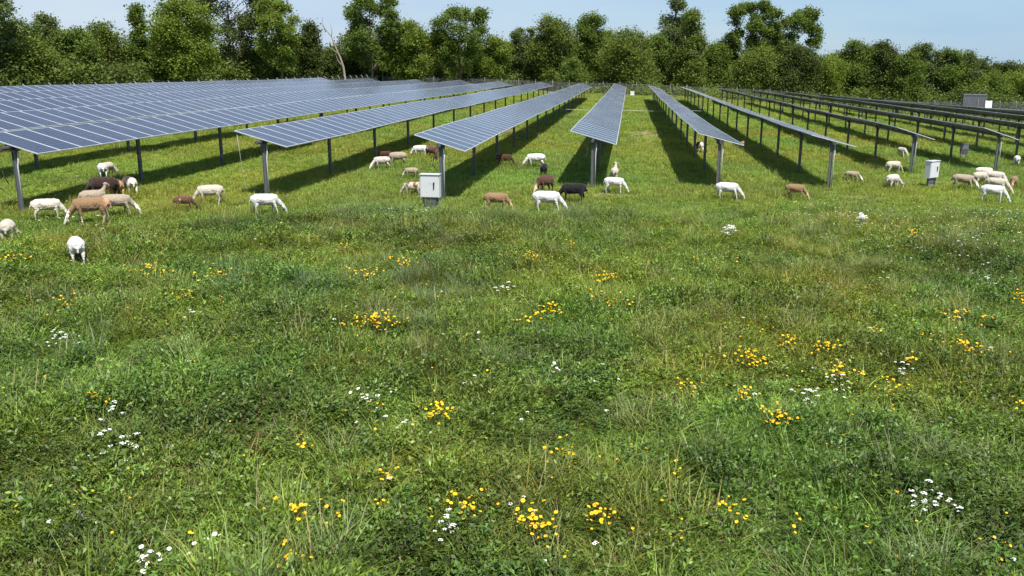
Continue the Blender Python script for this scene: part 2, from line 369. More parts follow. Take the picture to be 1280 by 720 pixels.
for k, x, y0, y1, lab in ROWS:
    root = thing('solar_tracker_row', lab, 'solar tracker', (x, y0, tz(x, y0)), 0, 'solar tracker rows across the field')
    ox, oy, oz = x, y0, tz(x, y0)
    ys = np.arange(y0+.25, y1, 7.05)
    gz_ = np.array([tz(x, y) for y in ys]); fit = np.polyval(np.polyfit(ys, gz_, 3), ys); pz = fit+.45*(gz_-fit)
    # rigid straight spans between post tops
    def tubez(y): return float(np.interp(y, ys, pz))+TUBE-oz
    tb = MB(); pts = [(0, y-oy, tubez(y)) for y in [y0-.35]+list(ys[1:-1])+[y1+.1]]
    tb.tube(pts, .065, M['tube'], 8); tb.build('torque_tube', root)
    for j, y in enumerate(ys):
        p = link('post', post_me, root, (0, y-oy, pz[j]-oz-.35+.02))
        link('bearing', head_me, p, (0, 0, TUBE+.35-.03))
        if j == 0 and -4 < k < 5: link('conduit', cond_me, p, (.12, -.075, .35))
    TILT = R(TILTS.get(k, 16.4 if k < 1 else 18.5)); n = int((y1-y0)/PITCHM)
    yy = [y0+PITCHM*(q+.5) for q in range(min(n, 100))]
    wob = [R(.5)*math.sin(y*.11+k*1.7)+R(.35)*math.sin(y*.43+k) for y in yy]
    if -6 < k < 5:
        for q, y in enumerate(yy):
            sl_ = math.atan2(tubez(y+.5)-tubez(y-.5), 1)
            o = link('solar_panel', panel_me, root)
            mtx = Matrix.Rotation(sl_, 3, 'X') @ Matrix.Rotation(TILT+wob[q], 3, 'Y')
            o.rotation_euler = mtx.to_euler(); o.location = (.02, y-oy, tubez(y)+.115)
    else:
        st = bmesh.new()
        for q, y in enumerate(yy):
            sl_ = math.atan2(tubez(y+.5)-tubez(y-.5), 1)
            mtx = Matrix.Translation((.02, y-oy, tubez(y)+.115)) @ (Matrix.Rotation(sl_, 4, 'X') @ Matrix.Rotation(TILT+wob[q], 4, 'Y'))
            nb = len(st.verts); st.from_mesh(panel_me); st.verts.ensure_lookup_table()
            for v in st.verts[nb:]: v.co = mtx @ v.co
        me = bpy.data.meshes.new('solar_panels'); st.to_mesh(me); st.free()
        for mm_ in panel_me.materials: me.materials.append(mm_)
        o = link('solar_panels', me, root); o['kind'] = 'stuff'
    if k in (-3, -2, -1, 0):     # loose cables hanging at the near end
        cb = MB()
        if k == -2: cb.tube([(-.85, .0, TUBE+.25), (-.82, .1, 1.4), (-.78, .15, .7), (-.76, .2, .08)], .007, M['cablewhite'], 5)
        elif k == -3: cb.tube([(-.62, .1, TUBE+.15), (-.66, .1, 1.3), (-.6, .1, .85), (-.4, .1, .7)], .014, M['black'], 5); cb.tube([(-.02, -.1, 1.35), (-.16, -.12, 1.5), (-.2, -.12, 1.3), (-.06, -.1, .95)], .016, M['black'], 5)
        else: cb.tube([(.0, .12, TUBE-.1), (-.22, .1, 1.7), (-.27, .05, 1.35), (-.1, -.02, 1.15)], .016, M['black'], 5)
        cb.build('cable', root, smooth=True)

# ------------------------------------------------------------------ electrical cabinets
CABS = []
def cabinet(px, py, rz, label, sc=1.0):
    x, y = ground(px, py); CABS.append((x, y))
    t = thing('combiner_box', label, 'electrical cabinet', (x, y, tz(x, y)), rz, 'combiner cabinets in the grass'); t.scale = (.92, .92, .95)
    b_ = MB(); b_.box((0, .16, .90), (.72, .30, .82), M['cabinet']); b_.box((0, .15, 1.322), (.76, .38, .024), M['cabinet']); 
    b_.build('cabinet_body', t)
    d = MB(); d.box((.005, .0, .90), (.665, .018, .765), M['cabinet']); dd = d.build('door', t)
    h = MB(); h.box((.17, -.03, .93), (.035, .03, .24), M['black']); h.box((.17, -.02, 1.0), (.06, .02, .07), M['black']); h.build('handle', dd)
    s = MB(); s.box((.03, -.0125, 1.02), (.12, .003, .07), M['conduit']); s.build('rating_plate', dd)
    for sx_ in (-.27, .27):
        p = MB(); p.box((sx_, .14, .24), (.05, .09, .60), M['steel']); p.box((sx_, .095, .24), (.07, .008, .60), M['steel']); p.build('leg', t)
    for q, xx in enumerate((-.14, -.05, .05, .13, .2)):
        c_ = MB(); c_.tube([(xx, .17, -.1), (xx, .17, .50)], .030, M['conduit'], 8); c_.build('conduit', t, smooth=True)
    for q in (.30, .44):
        c_ = MB(); c_.box((0, .09, q), (.60, .03, .035), M['steel']); c_.build('cross_rail', t)
    return t
cabinet(537.5, 264, R(-2), 'white electrical cabinet on steel legs left of the middle, black door handle facing the meadow')
cabinet(1166, 235, R(38), 'smaller looking white electrical cabinet by the dark row at the right, turned at an angle')
# grey inverter hung on a post of the right block
x, y = 21.1, 59.2
t = thing('string_inverter', 'grey inverter box on a short frame in the shade behind the right sheep cluster', 'inverter', (x, y, tz(x, y)), 0); t.scale = (.7, .7, .8)
b_ = MB(); b_.box((0, 0, .85), (.62, .24, .8), M['container']); b_.box((0, 0, 1.265), (.66, .30, .03), M['container']); b_.build('housing', t)
for sx_ in (-.25, .25):
    b_ = MB(); b_.box((sx_, .03, .2), (.05, .05, .55), M['steel']); b_.build('leg', t)
b_ = MB(); 
for q in range(6): b_.box((-.25+.1*q, -.135, .7), (.03, .03, .4), M['back'])
b_.build('cooling_fins', t)

# ------------------------------------------------------------------ sheep
def loft(pts, n=14):
    """pts: (x,y,z, r_side, r_vert) closed loft with rounded ends"""
    P = [Vector(p[:3]) for p in pts]; vs = []; fs = []
    rings = []
    def ring(c, d, ra, rb):
        up = Vector((0, 0, 1))
        if abs(d.z) > .95: up = Vector((1, 0, 0))
        a_ = d.cross(up).normalized(); b2 = a_.cross(d).normalized()
        return [c+a_*math.cos(2*math.pi*k/n)*ra+b2*math.sin(2*math.pi*k/n)*rb for k in range(n)]
    dirs = []
    for i_ in range(len(P)):
        d = (P[min(i_+1, len(P)-1)]-P[max(i_-1, 0)]).normalized(); dirs.append(d)
    e0, e1 = pts[0], pts[-1]
    for s_ in (1.0, .7, .38): pass
    for fr in (.25, .6, .86):
        rr = math.sqrt(1-(1-fr)**2) if False else math.sin(math.acos(1-fr))
        rings.append(ring(P[0]-dirs[0]*min(e0[3], e0[4])*(1-fr), dirs[0], e0[3]*rr, e0[4]*rr))
    for p, c, d in zip(pts, P, dirs): rings.append(ring(c, d, p[3], p[4]))
    for fr in (.86, .6, .25):
        rr = math.sin(math.acos(1-fr))
        rings.append(ring(P[-1]+dirs[-1]*min(e1[3], e1[4])*(1-fr), dirs[-1], e1[3]*rr, e1[4]*rr))
    for r_ in rings: vs += r_
    for i_ in range(len(rings)-1):
        for k in range(n): fs.append((i_*n+k, i_*n+(k+1) % n, (i_+1)*n+(k+1) % n, (i_+1)*n+k))
    fs += [tuple(range(n))[::-1], tuple((len(rings)-1)*n+k for k in range(n))]
    return vs, fs
def sheep_mesh(name, neck, head, legs, ears, wool=1.0, lying=False, vox=.017, lamb=False):
    b_ = MB(); mat = M['white']
    def add(pts, n=14):
        v, f = loft(pts, n); b_.add(v, f, mat)
    dz = -.30 if lying else 0
    w_ = wool
    add([(-.44, 0, .52+dz, .10*w_, .11*w_), (-.36, 0, .525+dz, .15*w_, .155*w_), (-.20, 0, .515+dz, .168*w_, .165*w_), (0, 0, .50+dz, .178*w_, .18*w_),
         (.16, 0, .50+dz, .165*w_, .175*w_), (.28, 0, .515+dz, .135*w_, .155*w_), (.36, 0, .53+dz, .10*w_, .12*w_)], 18)
    add(neck); add(head, 12)
    for l_ in legs: add(l_, 10)
    add([(-.49, 0, .56+dz, .030, .026), (-.535, 0, .49+dz, .028, .024), (-.54, 0, .36+dz, .018, .018)], 8)
    # ears
    for e in ears: add(e, 8)
    me = b_.mesh('tmp'); o = bpy.data.objects.new('tmp', me); C.objects.link(o)
    r_ = o.modifiers.new('r', 'REMESH'); r_.mode = 'VOXEL'; r_.voxel_size = vox; r_.use_smooth_shade = True
    s_ = o.modifiers.new('s', 'SMOOTH'); s_.iterations = 5; s_.factor = .5
    for nm_, sc_, st_ in (('fleece_folds', .13, .030*wool), ('fleece', .035, .012)):
        tx = bpy.data.textures.new(nm_, 'CLOUDS'); tx.noise_scale = sc_; d_ = o.modifiers.new(nm_, 'DISPLACE'); d_.texture = tx; d_.strength = st_; d_.mid_level = .5
    dg = bpy.context.evaluated_depsgraph_get(); ev = o.evaluated_get(dg)
    out = bpy.data.meshes.new_from_object(ev); out.name = name
    bpy.data.objects.remove(o); bpy.data.meshes.remove(me)
    out.materials.clear(); out.materials.append(M['white'])
    return out
def fleg(s, dx=0.0, lift=0):
    return [(.27, s*.085, .44, .060, .075), (.27+dx*.5, s*.088, .30, .040, .042), (.275+dx*.8, s*.088, .20, .027, .028), (.27+dx, s*.088, .08, .022, .022), (.285+dx, s*.088, .015, .028, .026)]
def hleg(s, dx=0.0):
    return [(-.34, s*.085, .47, .075, .11), (-.31+dx*.2, s*.10, .35, .055, .075), (-.39+dx*.7, s*.10, .235, .030, .036), (-.375+dx, s*.10, .10, .022, .022), (-.355+dx, s*.10, .015, .028, .026)]
def grazing(bx=0.0, side=0.0, reach=0.0):
    neck = [(.26, 0, .53, .105, .13), (.38, side*.2, .47, .080, .10), (.50+reach*.5, side*.6, .36, .062, .075), (.57+reach, side*.9, .27, .055, .065)]
    head = [(.56+reach, side*.9, .275, .062, .070), (.61+reach, side, .20, .054, .058), (.665+reach, side*1.05, .11, .036, .040), (.69+reach, side*1.05, .065, .028, .028)]
    ears = [[(.575+reach, side+s*.05, .265, .018, .012), (.57+reach, side+s*.11, .245, .026, .010), (.575+reach, side+s*.155, .22, .012, .008)] for s in (-1, 1)]
    eyes = [(.622+reach, side+s*.047, .213) for s in (-1, 1)]
    return neck, head, ears, eyes
def headup(turn=0.0):
    c, s0 = math.cos(turn), math.sin(turn)
    def rt(x, y): x -= .45; return (.45+x*c-y*s0, x*s0+y*c)
    neck = [(.27, 0, .56, .10, .12), (.36, 0, .64, .075, .085), (.43, 0, .74, .060, .065), (.46, 0, .81, .055, .058)]
    head = []
    for x, z, a_, b2 in ((.45, .84, .062, .066), (.53, .83, .055, .058), (.62, .79, .038, .040), (.665, .77, .028, .030)):
        q = rt(x, 0); head.append((q[0], q[1], z, a_, b2))
    ears = []
    for s in (-1, 1):
        e = []
        for x, y, z, a_, b2 in ((.44, s*.05, .865, .018, .012), (.43, s*.11, .86, .026, .010), (.43, s*.155, .84, .012, .008)):
            q = rt(x, y); e.append((q[0], q[1], z, a_, b2))
        ears.append(e)
    eyes = [rt(.535, s*.052)+(.85,) for s in (-1, 1)]
    return neck, head, ears, eyes
SM = {}
def mk(key, hd_, legs, **kw):
    nk, h_, er, ey = hd_; SM[key] = (sheep_mesh('sheep_'+key, nk, h_, legs, er, **kw), ey)
mk('graze', grazing(), [fleg(-1, .03), fleg(1, -.04), hleg(-1, -.02), hleg(1, .06)])
mk('step', grazing(0, .06, .03), [fleg(-1, .13), fleg(1, -.08), hleg(-1, .09), hleg(1, -.07)])
mk('turned', grazing(0, -.16, -.04), [fleg(-1, -.05), fleg(1, .06), hleg(-1, .04), hleg(1, -.04)], wool=1.06)
mk('upright', headup(.5), [fleg(-1, .02), fleg(1, -.03), hleg(-1, 0), hleg(1, .04)])
eye_b = bmesh.new(); bmesh.ops.create_icosphere(eye_b, subdivisions=1, radius=.013); eye_me = bpy.data.meshes.new('eye'); eye_b.to_mesh(eye_me); eye_b.free()
eye_me.materials.append(M['black'])

CLEAR = []
def coat(name, body, head=None, legs=None, rump=None, belly=None, patch=None, patch_amt=.5):
    m, nt, N, L = newmat(name)
    o = N.new('ShaderNodeOutputMaterial'); b = N.new('ShaderNodeBsdfPrincipled'); L.new(b.outputs[0], o.inputs[0])
    b.inputs['Roughness'].default_value = .9; b.inputs['Specular IOR Level'].default_value = .15
    b.inputs['Sheen Weight'].default_value = .2; b.inputs['Sheen Roughness'].default_value = .5
    tc = N.new('ShaderNodeTexCoord'); sep = N.new('ShaderNodeSeparateXYZ')
    ns = N.new('ShaderNodeTexNoise'); ns.inputs['Scale'].default_value = 7; ns.inputs['Detail'].default_value = 4
    L.new(tc.outputs['Object'], ns.inputs['Vector']); L.new(tc.outputs['Object'], sep.inputs[0])
    def band(sock, lo, hi):
        a_ = N.new('ShaderNodeMath'); a_.operation = 'MULTIPLY_ADD'; a_.inputs[1].default_value = .14; 
        L.new(ns.outputs['Fac'], a_.inputs[0]); L.new(sock, a_.inputs[2])
        r_ = N.new('ShaderNodeMapRange'); r_.inputs['From Min'].default_value = lo+.07; r_.inputs['From Max'].default_value = hi+.07
        L.new(a_.outputs[0], r_.inputs['Value']); return r_.outputs[0]
    def over(base, fac, col):
        x_ = N.new('ShaderNodeMix'); x_.data_type = 'RGBA'; x_.inputs['B'].default_value = col+(1,)
        if isinstance(base, tuple): x_.inputs['A'].default_value = base+(1,)
        else: L.new(base, x_.inputs['A'])
        L.new(fac, x_.inputs['Factor']); return x_.outputs['Result']
    n2 = N.new('ShaderNodeTexNoise'); n2.inputs['Scale'].default_value = 22; n2.inputs['Detail'].default_value = 5; L.new(tc.outputs['Object'], n2.inputs['Vector'])
    mr = N.new('ShaderNodeMapRange'); mr.inputs['From Min'].default_value = .35; mr.inputs['From Max'].default_value = .7; mr.inputs['To Max'].default_value = .55
    L.new(n2.outputs['Fac'], mr.inputs['Value'])
    cur = over(body, mr.outputs[0], tuple(c*.62 for c in body))
    if patch:
        n3 = N.new('ShaderNodeTexNoise'); n3.inputs['Scale'].default_value = 3.5; L.new(tc.outputs['Object'], n3.inputs['Vector'])
        r_ = N.new('ShaderNodeMapRange'); r_.inputs['From Min'].default_value = patch_amt; r_.inputs['From Max'].default_value = patch_amt+.05
        L.new(n3.outputs['Fac'], r_.inputs['Value']); cur = over(cur, r_.outputs[0], patch)
    if belly: cur = over(cur, band(sep.outputs[2], .40, .34), belly)
    if rump: cur = over(cur, band(sep.outputs[0], -.34, -.40), rump)
    if legs: cur = over(cur, band(sep.outputs[2], .27, .20), legs)
    if head: cur = over(cur, band(sep.outputs[0], .53, .58), head)
    L.new(cur, b.inputs['Base Color'])
    bp = N.new('ShaderNodeBump'); bp.inputs['Strength'].default_value = .9; bp.inputs['Distance'].default_value = .03
    L.new(n2.outputs['Fac'], bp.inputs['Height']); L.new(bp.outputs[0], b.inputs['Normal'])
    return m
WH = (.63, .61, .575); CR = (.50, .45, .36); PK = (.54, .48, .43); TN = (.26, .16, .082); LT = (.36, .29, .21); BR = (.085, .036, .021); DB = (.040, .020, .014); BK = (.012, .011, .012)
K = {
 'darkbrown': coat('dark_brown_coat', (.038, .019, .014)),
 'white': coat('white_coat', WH), 'cream': coat('cream_coat', CR, legs=(.62, .55, .44)),
 'pinkish': coat('pinkish_white_coat', PK, head=(.72, .66, .58)), 'grubby': coat('grubby_cream_coat', (.62, .55, .45), patch=(.40, .33, .25), patch_amt=.60, head=WH),
 'tan': coat('tan_coat', TN, legs=(.45, .27, .15), head=(.50, .33, .2)), 'tanwhite': coat('tan_coat_white_points', TN, head=(.76, .70, .60), rump=(.52, .30, .17), legs=(.58, .45, .33)),
 'lighttan': coat('light_tan_coat', LT, head=(.56, .40, .26)), 'beigewhite': coat('beige_coat_white_face', LT, head=(.78, .75, .70)),
 'brown': coat('brown_coat', BR, legs=(.05, .025, .02), head=(.16, .06, .03)), 'redbrown': coat('dark_red_brown_coat', (.075, .027, .018), legs=(.06, .02, .015)),
 'brownwhite': coat('brown_coat_pale_face', BR, head=(.6, .45, .32), legs=(.08, .03, .02)),
 'patchy': coat('brown_and_cream_patched_coat', CR, patch=(.18, .08, .045), patch_amt=.47, head=(.62, .48, .32)),
 'black': coat('black_coat', BK), 'blackwhite': coat('dark_brown_coat_pale_rump', DB, rump=(.74, .66, .56), legs=(.6, .5, .4)),
 'blacktan': coat('dark_brown_coat_tan_rump', DB, rump=(.45, .22, .10), legs=(.5, .36, .25)),
 'darkhead': coat('brown_coat_black_head', (.12, .055, .03), head=(.03, .02, .02), legs=(.05, .03, .02), patch=CR, patch_amt=.62),
}
RI, LE, AW, TO = -math.pi/2, math.pi/2, 0.0, math.pi
G = 'flock of sheep grazing among the solar rows'
SH = [  # px, py of the feet, heading, pose, coat, scale, label
 (98, 331, AW+.05, 'graze', 'white', 1.0, 'bright white sheep seen from behind, nearest to the camera at the left'),
 (12, 306, AW-.12, 'turned', 'cream', .98, 'cream sheep seen from behind at the left edge of the picture'),
 (61, 276, RI, 'graze', 'grubby', 1.0, 'shaggy cream sheep grazing to the right at the foot of the leftmost big post'),
 (115, 281, LE, 'graze', 'tanwhite', 1.22, 'tan sheep with pale muzzle facing left, in front of the group at the left'),
 (148, 272, RI-.1, 'step', 'beigewhite', 1.08, 'beige sheep with white face grazing to the right, touching the tan sheep'),
 (119, 263, RI+.2, 'upright', 'lighttan', .98, 'pale tan sheep partly hidden behind the beige and tan sheep at the left'),
 (131, 252, LE-.5, 'graze', 'darkbrown', 1.25, 'big dark brown sheep at the back of the left group, facing left'),
 (148, 249, AW+.15, 'graze', 'blacktan', 1.05, 'dark sheep with tan rump seen from behind, in the middle of the left group'),
 (163, 246, AW+.3, 'graze', 'blackwhite', 1.08, 'dark brown sheep with cream rump seen from behind, right end of the left group'),
 (129, 224, AW+.1, 'graze', 'white', .95, 'white sheep seen from behind, alone above the left group'),
 (136, 222, AW-.5, 'turned', 'cream', .92, 'cream sheep standing tight against the white one above the left group'),
 (231, 264, RI+.05, 'graze', 'darkhead', .74, 'small brown lamb with black head, nose to nose with a cream ewe'),
 (263, 257, LE, 'graze', 'cream', 1.06, 'cream ewe facing left, nose to nose with the small brown lamb'),
 (333, 270, RI-.05, 'step', 'white', 1.08, 'freshly shorn white sheep grazing below the near post of the second big row'),
 (477, 213, LE+.2, 'step', 'pinkish', .98, 'pinkish white sheep facing left, lowest of the pair left of the cabinet'),
 (497, 208, LE+.1, 'turned', 'lighttan', 1.04, 'light tan sheep facing left right behind the pinkish white one'),
 (481, 203, LE, 'graze', 'redbrown', .85, 'dark brown sheep in deep panel shade above the pinkish white sheep'),
 (514, 223, LE, 'graze', 'beigewhite', .72, 'small pale lamb facing left, alone above the patched sheep by the cabinet'),
 (516, 247, LE-.2, 'graze', 'patchy', .90, 'brown and cream patched sheep grazing at the left side of the white cabinet'),
 (525, 197, LE, 'graze', 'white', .98, 'white sheep facing left under the panel corner above the cabinet'),
 (541, 200, TO+.7, 'turned', 'darkhead', 1.1, 'brown sheep with dark head facing the camera under the panel corner'),
 (621, 265, RI-.1, 'graze', 'tan', 1.02, 'tan sheep facing right in the open, right of the white cabinet'),
 (631, 209, RI, 'graze', 'redbrown', .98, 'dark red sheep at the edge of the panel shadow, facing right'),
 (669, 211, LE+.05, 'step', 'white', 1.13, 'white sheep facing left, farthest of the middle group'),
 (680, 222, AW-.05, 'graze', 'black', .98, 'black sheep seen from behind, between two white sheep of the middle group'),
 (681, 243, TO-.75, 'graze', 'brownwhite', 1.12, 'chestnut brown sheep behind the nearest white sheep of the middle group'),
 (684, 267, RI-.05, 'step', 'white', 1.18, 'long white sheep facing right, nearest of the middle group'),
 (716, 255, LE-.1, 'graze', 'black', 1.16, 'black sheep facing left toward the long white sheep'),
 (768, 242, RI-.1, 'graze', 'white', 1.0, 'white sheep grazing to the right beside the middle row post'),
 (768, 227, AW-.1, 'upright', 'cream', .95, 'cream sheep with raised head standing behind the white one at the middle row post'),
 (909, 251, RI-.05, 'step', 'white', 1.08, 'white sheep facing right at the foot of the first post right of the middle'),
 (994, 250, RI-.2, 'graze', 'tan', .96, 'tan sheep facing right, left of the pale edge-on row post'),
 (1065, 228, RI-.25, 'step', 'beigewhite', .82, 'small pale lamb facing right in the open between the two right hand posts'),
 (1115, 237, AW-.55, 'turned', 'pinkish', 1.05, 'pinkish sheep seen from behind, just left of the right hand cabinet'),
 (1116, 218, AW-.9, 'graze', 'cream', 1.05, 'shaded cream sheep in the dark row shadow above the pinkish sheep'),
 (1127, 197, TO+.6, 'step', 'cream', .98, 'cream sheep facing the camera, sunlit above the shaded sheep at the right'),
 (1203, 238, RI-.05, 'step', 'beigewhite', 1.12, 'cream sheep facing right, leftmost of the right hand cluster'),
 (1224, 233, AW-.7, 'turned', 'cream', 1.05, 'cream sheep turned away, second from the left in the right hand cluster'),
 (1229, 226, RI+.3, 'turned', 'grubby', 1.02, 'greyish cream sheep at the back of the right hand cluster'),
 (1242, 234, RI-.3, 'graze', 'pinkish', 1.16, 'pinkish white sheep behind, facing right, middle of the right hand cluster'),
 (1245, 243, RI-.3, 'step', 'cream', 1.12, 'cream sheep just behind the whitest sheep of the right hand cluster'),
 (1240, 254, RI-.05, 'graze', 'white', 1.16, 'whitest sheep, front of the right hand cluster, facing right'),
 (1266, 236, TO-.1, 'graze', 'tan', .90, 'tan sheep facing the camera, right of the right hand cluster'),
 (1270, 208, AW, 'graze', 'white', .98, 'white sheep seen from behind near the right edge of the picture'),
 (928, 189, AW-.1, 'graze', 'tan', .98, 'tan sheep seen from behind, alone far between two rows right of the middle'),
 (874, 191, AW+.3, 'graze', 'blackwhite', 1.05, 'dark sheep with white rump under the first row right of the middle'),
]
SHXY = []
for px, py, hd_, pose, kc, sc, lab in SH:
    x, y = ground(px, py); me, eyes = SM[pose]; SHXY.append((x, y, .55)); hd_ += math.atan2(y, x)
    o = link('sheep', me, None, (x, y, tz(x, y)), (0, 0, hd_)); o.scale = (sc*.84, sc*1.08, sc*.98)
    o.material_slots[0].link = 'OBJECT'; o.material_slots[0].material = K[kc]
    tag(o, lab, 'sheep', G)
    for e in eyes: link('eye', eye_me, o, e)

# ------------------------------------------------------------------ plants of the meadow (sources for the scattered ground cover)
def blades(n, h, hv, rad, wid, bend, lean=.25, seg=3, seed=0):
    r = np.random.default_rng(seed); V = []; Fq = []; lv = []
    for q in range(n):
        a_ = r.random()*6.283; d = rad*math.sqrt(r.random()); bx, by = d*math.cos(a_), d*math.sin(a_)
        th = r.random()*6.283; H = h*(1+hv*(r.random()*2-1)); ln = lean*r.random(); bd = bend*(.3+r.random())
        wv = wid*(.6+.8*r.random()); sx_, sy_ = -math.sin(th+r.normal()*.5), math.cos(th+r.normal()*.5)
        k = len(V); val = r.random()
        for s in range(seg+1):
            t_ = s/seg; off = (ln*t_+bd*t_*t_)*H; z = H*(t_-.35*bd*t_*t_*t_)
            ww = wv*(1-t_**1.6)*.5+.0006
            cx, cy = bx+math.cos(th)*off, by+math.sin(th)*off
            V += [(cx-sx_*ww, cy-sy_*ww, z-.01), (cx+sx_*ww, cy+sy_*ww, z-.01)]; lv += [val, val]
        for s in range(seg): Fq.append((k+2*s, k+2*s+1, k+2*s+3, k+2*s+2))
    return V, Fq, lv
def leaves(nst, nl, h, rad, ll, lw, seed=0, droop=.2, low=.15):
    r = np.random.default_rng(seed); V = []; Fq = []; lv = []
    for q in range(nst):
        a_ = r.random()*6.283; d = rad*math.sqrt(r.random()); bx, by = d*.6*math.cos(a_), d*.6*math.sin(a_)
        tx, ty = bx+(d*.9+.03)*math.cos(a_)*r.random()*1.3, by+(d*.9+.03)*math.sin(a_)*r.random()*1.3
        H = h*(.55+.6*r.random())
        for j in range(nl):
            t_ = low+(1-low)*(j+r.random())/nl
            c = np.array([bx+(tx-bx)*t_, by+(ty-by)*t_, H*t_]); th = r.random()*6.283
            el = r.normal()*.45+.15-droop*t_; l_ = ll*(.6+.7*r.random()); w_ = lw*(.6+.7*r.random())
            u = np.array([math.cos(th)*math.cos(el), math.sin(th)*math.cos(el), math.sin(el)])
            s_ = np.cross(u, [0, 0, 1.0]); s_ /= np.linalg.norm(s_)+1e-9
            s_ = s_*math.cos(.5)+np.cross(s_, u)*math.sin(r.normal()*.5)
            k = len(V); val = r.random()
            V += [tuple(c), tuple(c+u*l_*.5+s_*w_*.5), tuple(c+u*l_), tuple(c+u*l_*.5-s_*w_*.5)]; lv += [val]*4
            Fq.append((k, k+1, k+2, k+3))
    return V, Fq, lv
MG = {
 'g': leafmat('meadow_grass_blade', (.150, .222, .036), .66, .38, True, gloss=.015),
 'f': leafmat('fine_grass_blade', (.220, .256, .064), .50, .38, True, gloss=.015),
 'b': leafmat('bluish_grass_blade', (.145, .180, .075), .45, .3, True, gloss=.02),
 'l': leafmat('broad_weed_leaf', (.092, .156, .030), .7, .38, True, gloss=.02),
 'c': leafmat('clover_leaf', (.134, .216, .036), .65, .38, True, gloss=.02),
 'd': leafmat('dull_reddish_weed_leaf', (.135, .125, .062), .45, .25, True, gloss=.02),
 's': leafmat('dry_straw_stem', (.36, .30, .15), .3, .2, True),
 't': leafmat('grazed_turf_blade', (.205, .272, .046), .42, .35, True, gloss=.015),
}
lib = bpy.data.collections.new('meadow_plants'); short = bpy.data.collections.new('turf_plants')
LIB = {}
def libobj(coll, key, name, data, mat):
    me = npmesh(name, data[0], data[1], [mat], lv=data[2]); o = bpy.data.objects.new(name, me); coll.objects.link(o); LIB[key] = o
def joined(*ds):
    V = []; Fq = []; lv = []; mi = []
    for n_, d in enumerate(ds):
        k = len(V); V += list(d[0]); Fq += [tuple(a_+k for a_ in f) for f in d[1]]; lv += list(d[2]); mi += [n_]*len(d[1])
    return V, Fq, lv, mi
libobj(lib, 'g0', 'grass_tuft_a', blades(56, .30, .45, .16, .014, .9, .55, 3, 1), MG['g'])
libobj(lib, 'g1', 'grass_tuft_b', blades(46, .36, .45, .16, .015, 1.1, .6, 4, 2), MG['g'])
libobj(lib, 'g2', 'grass_tuft_c', blades(58, .27, .45, .18, .012, .8, .6, 3, 3), MG['g'])
libobj(lib, 'f0', 'fine_tuft_a', blades(60, .36, .35, .17, .008, .6, .4, 3, 4), MG['f'])
libobj(lib, 'f1', 'fine_tuft_b', blades(55, .42, .4, .16, .009, .8, .45, 3, 5), MG['f'])
libobj(lib, 'b0', 'blue_tuft', blades(80, .46, .3, .17, .008, .65, .4, 4, 6), MG['b'])
libobj(lib, 'l0', 'weed_a', leaves(14, 11, .30, .18, .075, .032, 7), MG['l'])
libobj(lib, 'l1', 'weed_b', leaves(12, 13, .38, .15, .065, .026, 8), MG['l'])
libobj(lib, 'l2', 'weed_c', leaves(15, 9, .24, .20, .085, .038, 9), MG['l'])
libobj(lib, 'c0', 'clover_a', leaves(24, 6, .20, .20, .048, .036, 10), MG['c'])
libobj(lib, 'c1', 'clover_b', leaves(18, 9, .27, .18, .055, .030, 11), MG['c'])
libobj(lib, 'd0', 'dull_weed_a', leaves(14, 12, .30, .17, .045, .018, 12), MG['d'])
libobj(lib, 'd1', 'dull_weed_b', leaves(16, 10, .24, .19, .040, .016, 13), MG['d'])
libobj(lib, 'u0', 'upright_weed_a', leaves(17, 12, .36, .17, .070, .020, 21, -.5, .1), MG['c'])
libobj(lib, 'u1', 'upright_weed_b', leaves(20, 10, .28, .19, .060, .018, 22, -.6, .1), MG['g'])
libobj(lib, 's0', 'straw_tuft', blades(16, .46, .3, .15, .006, .4, .5, 3, 14), MG['s'])
libobj(short, 't0', 'turf_tuft_a', blades(60, .085, .5, .17, .010, .6, .6, 2, 15), MG['t'])
libobj(short, 't1', 'turf_tuft_b', blades(45, .12, .5, .15, .011, .6, .5, 2, 16), MG['t'])
libobj(short, 't2', 'turf_tuft_c', leaves(26, 4, .07, .18, .045, .030, 17), MG['c'])
libobj(short, 't3', 'turf_tuft_d', blades(40, .20, .5, .14, .008, .5, .45, 3, 18), MG['f'])

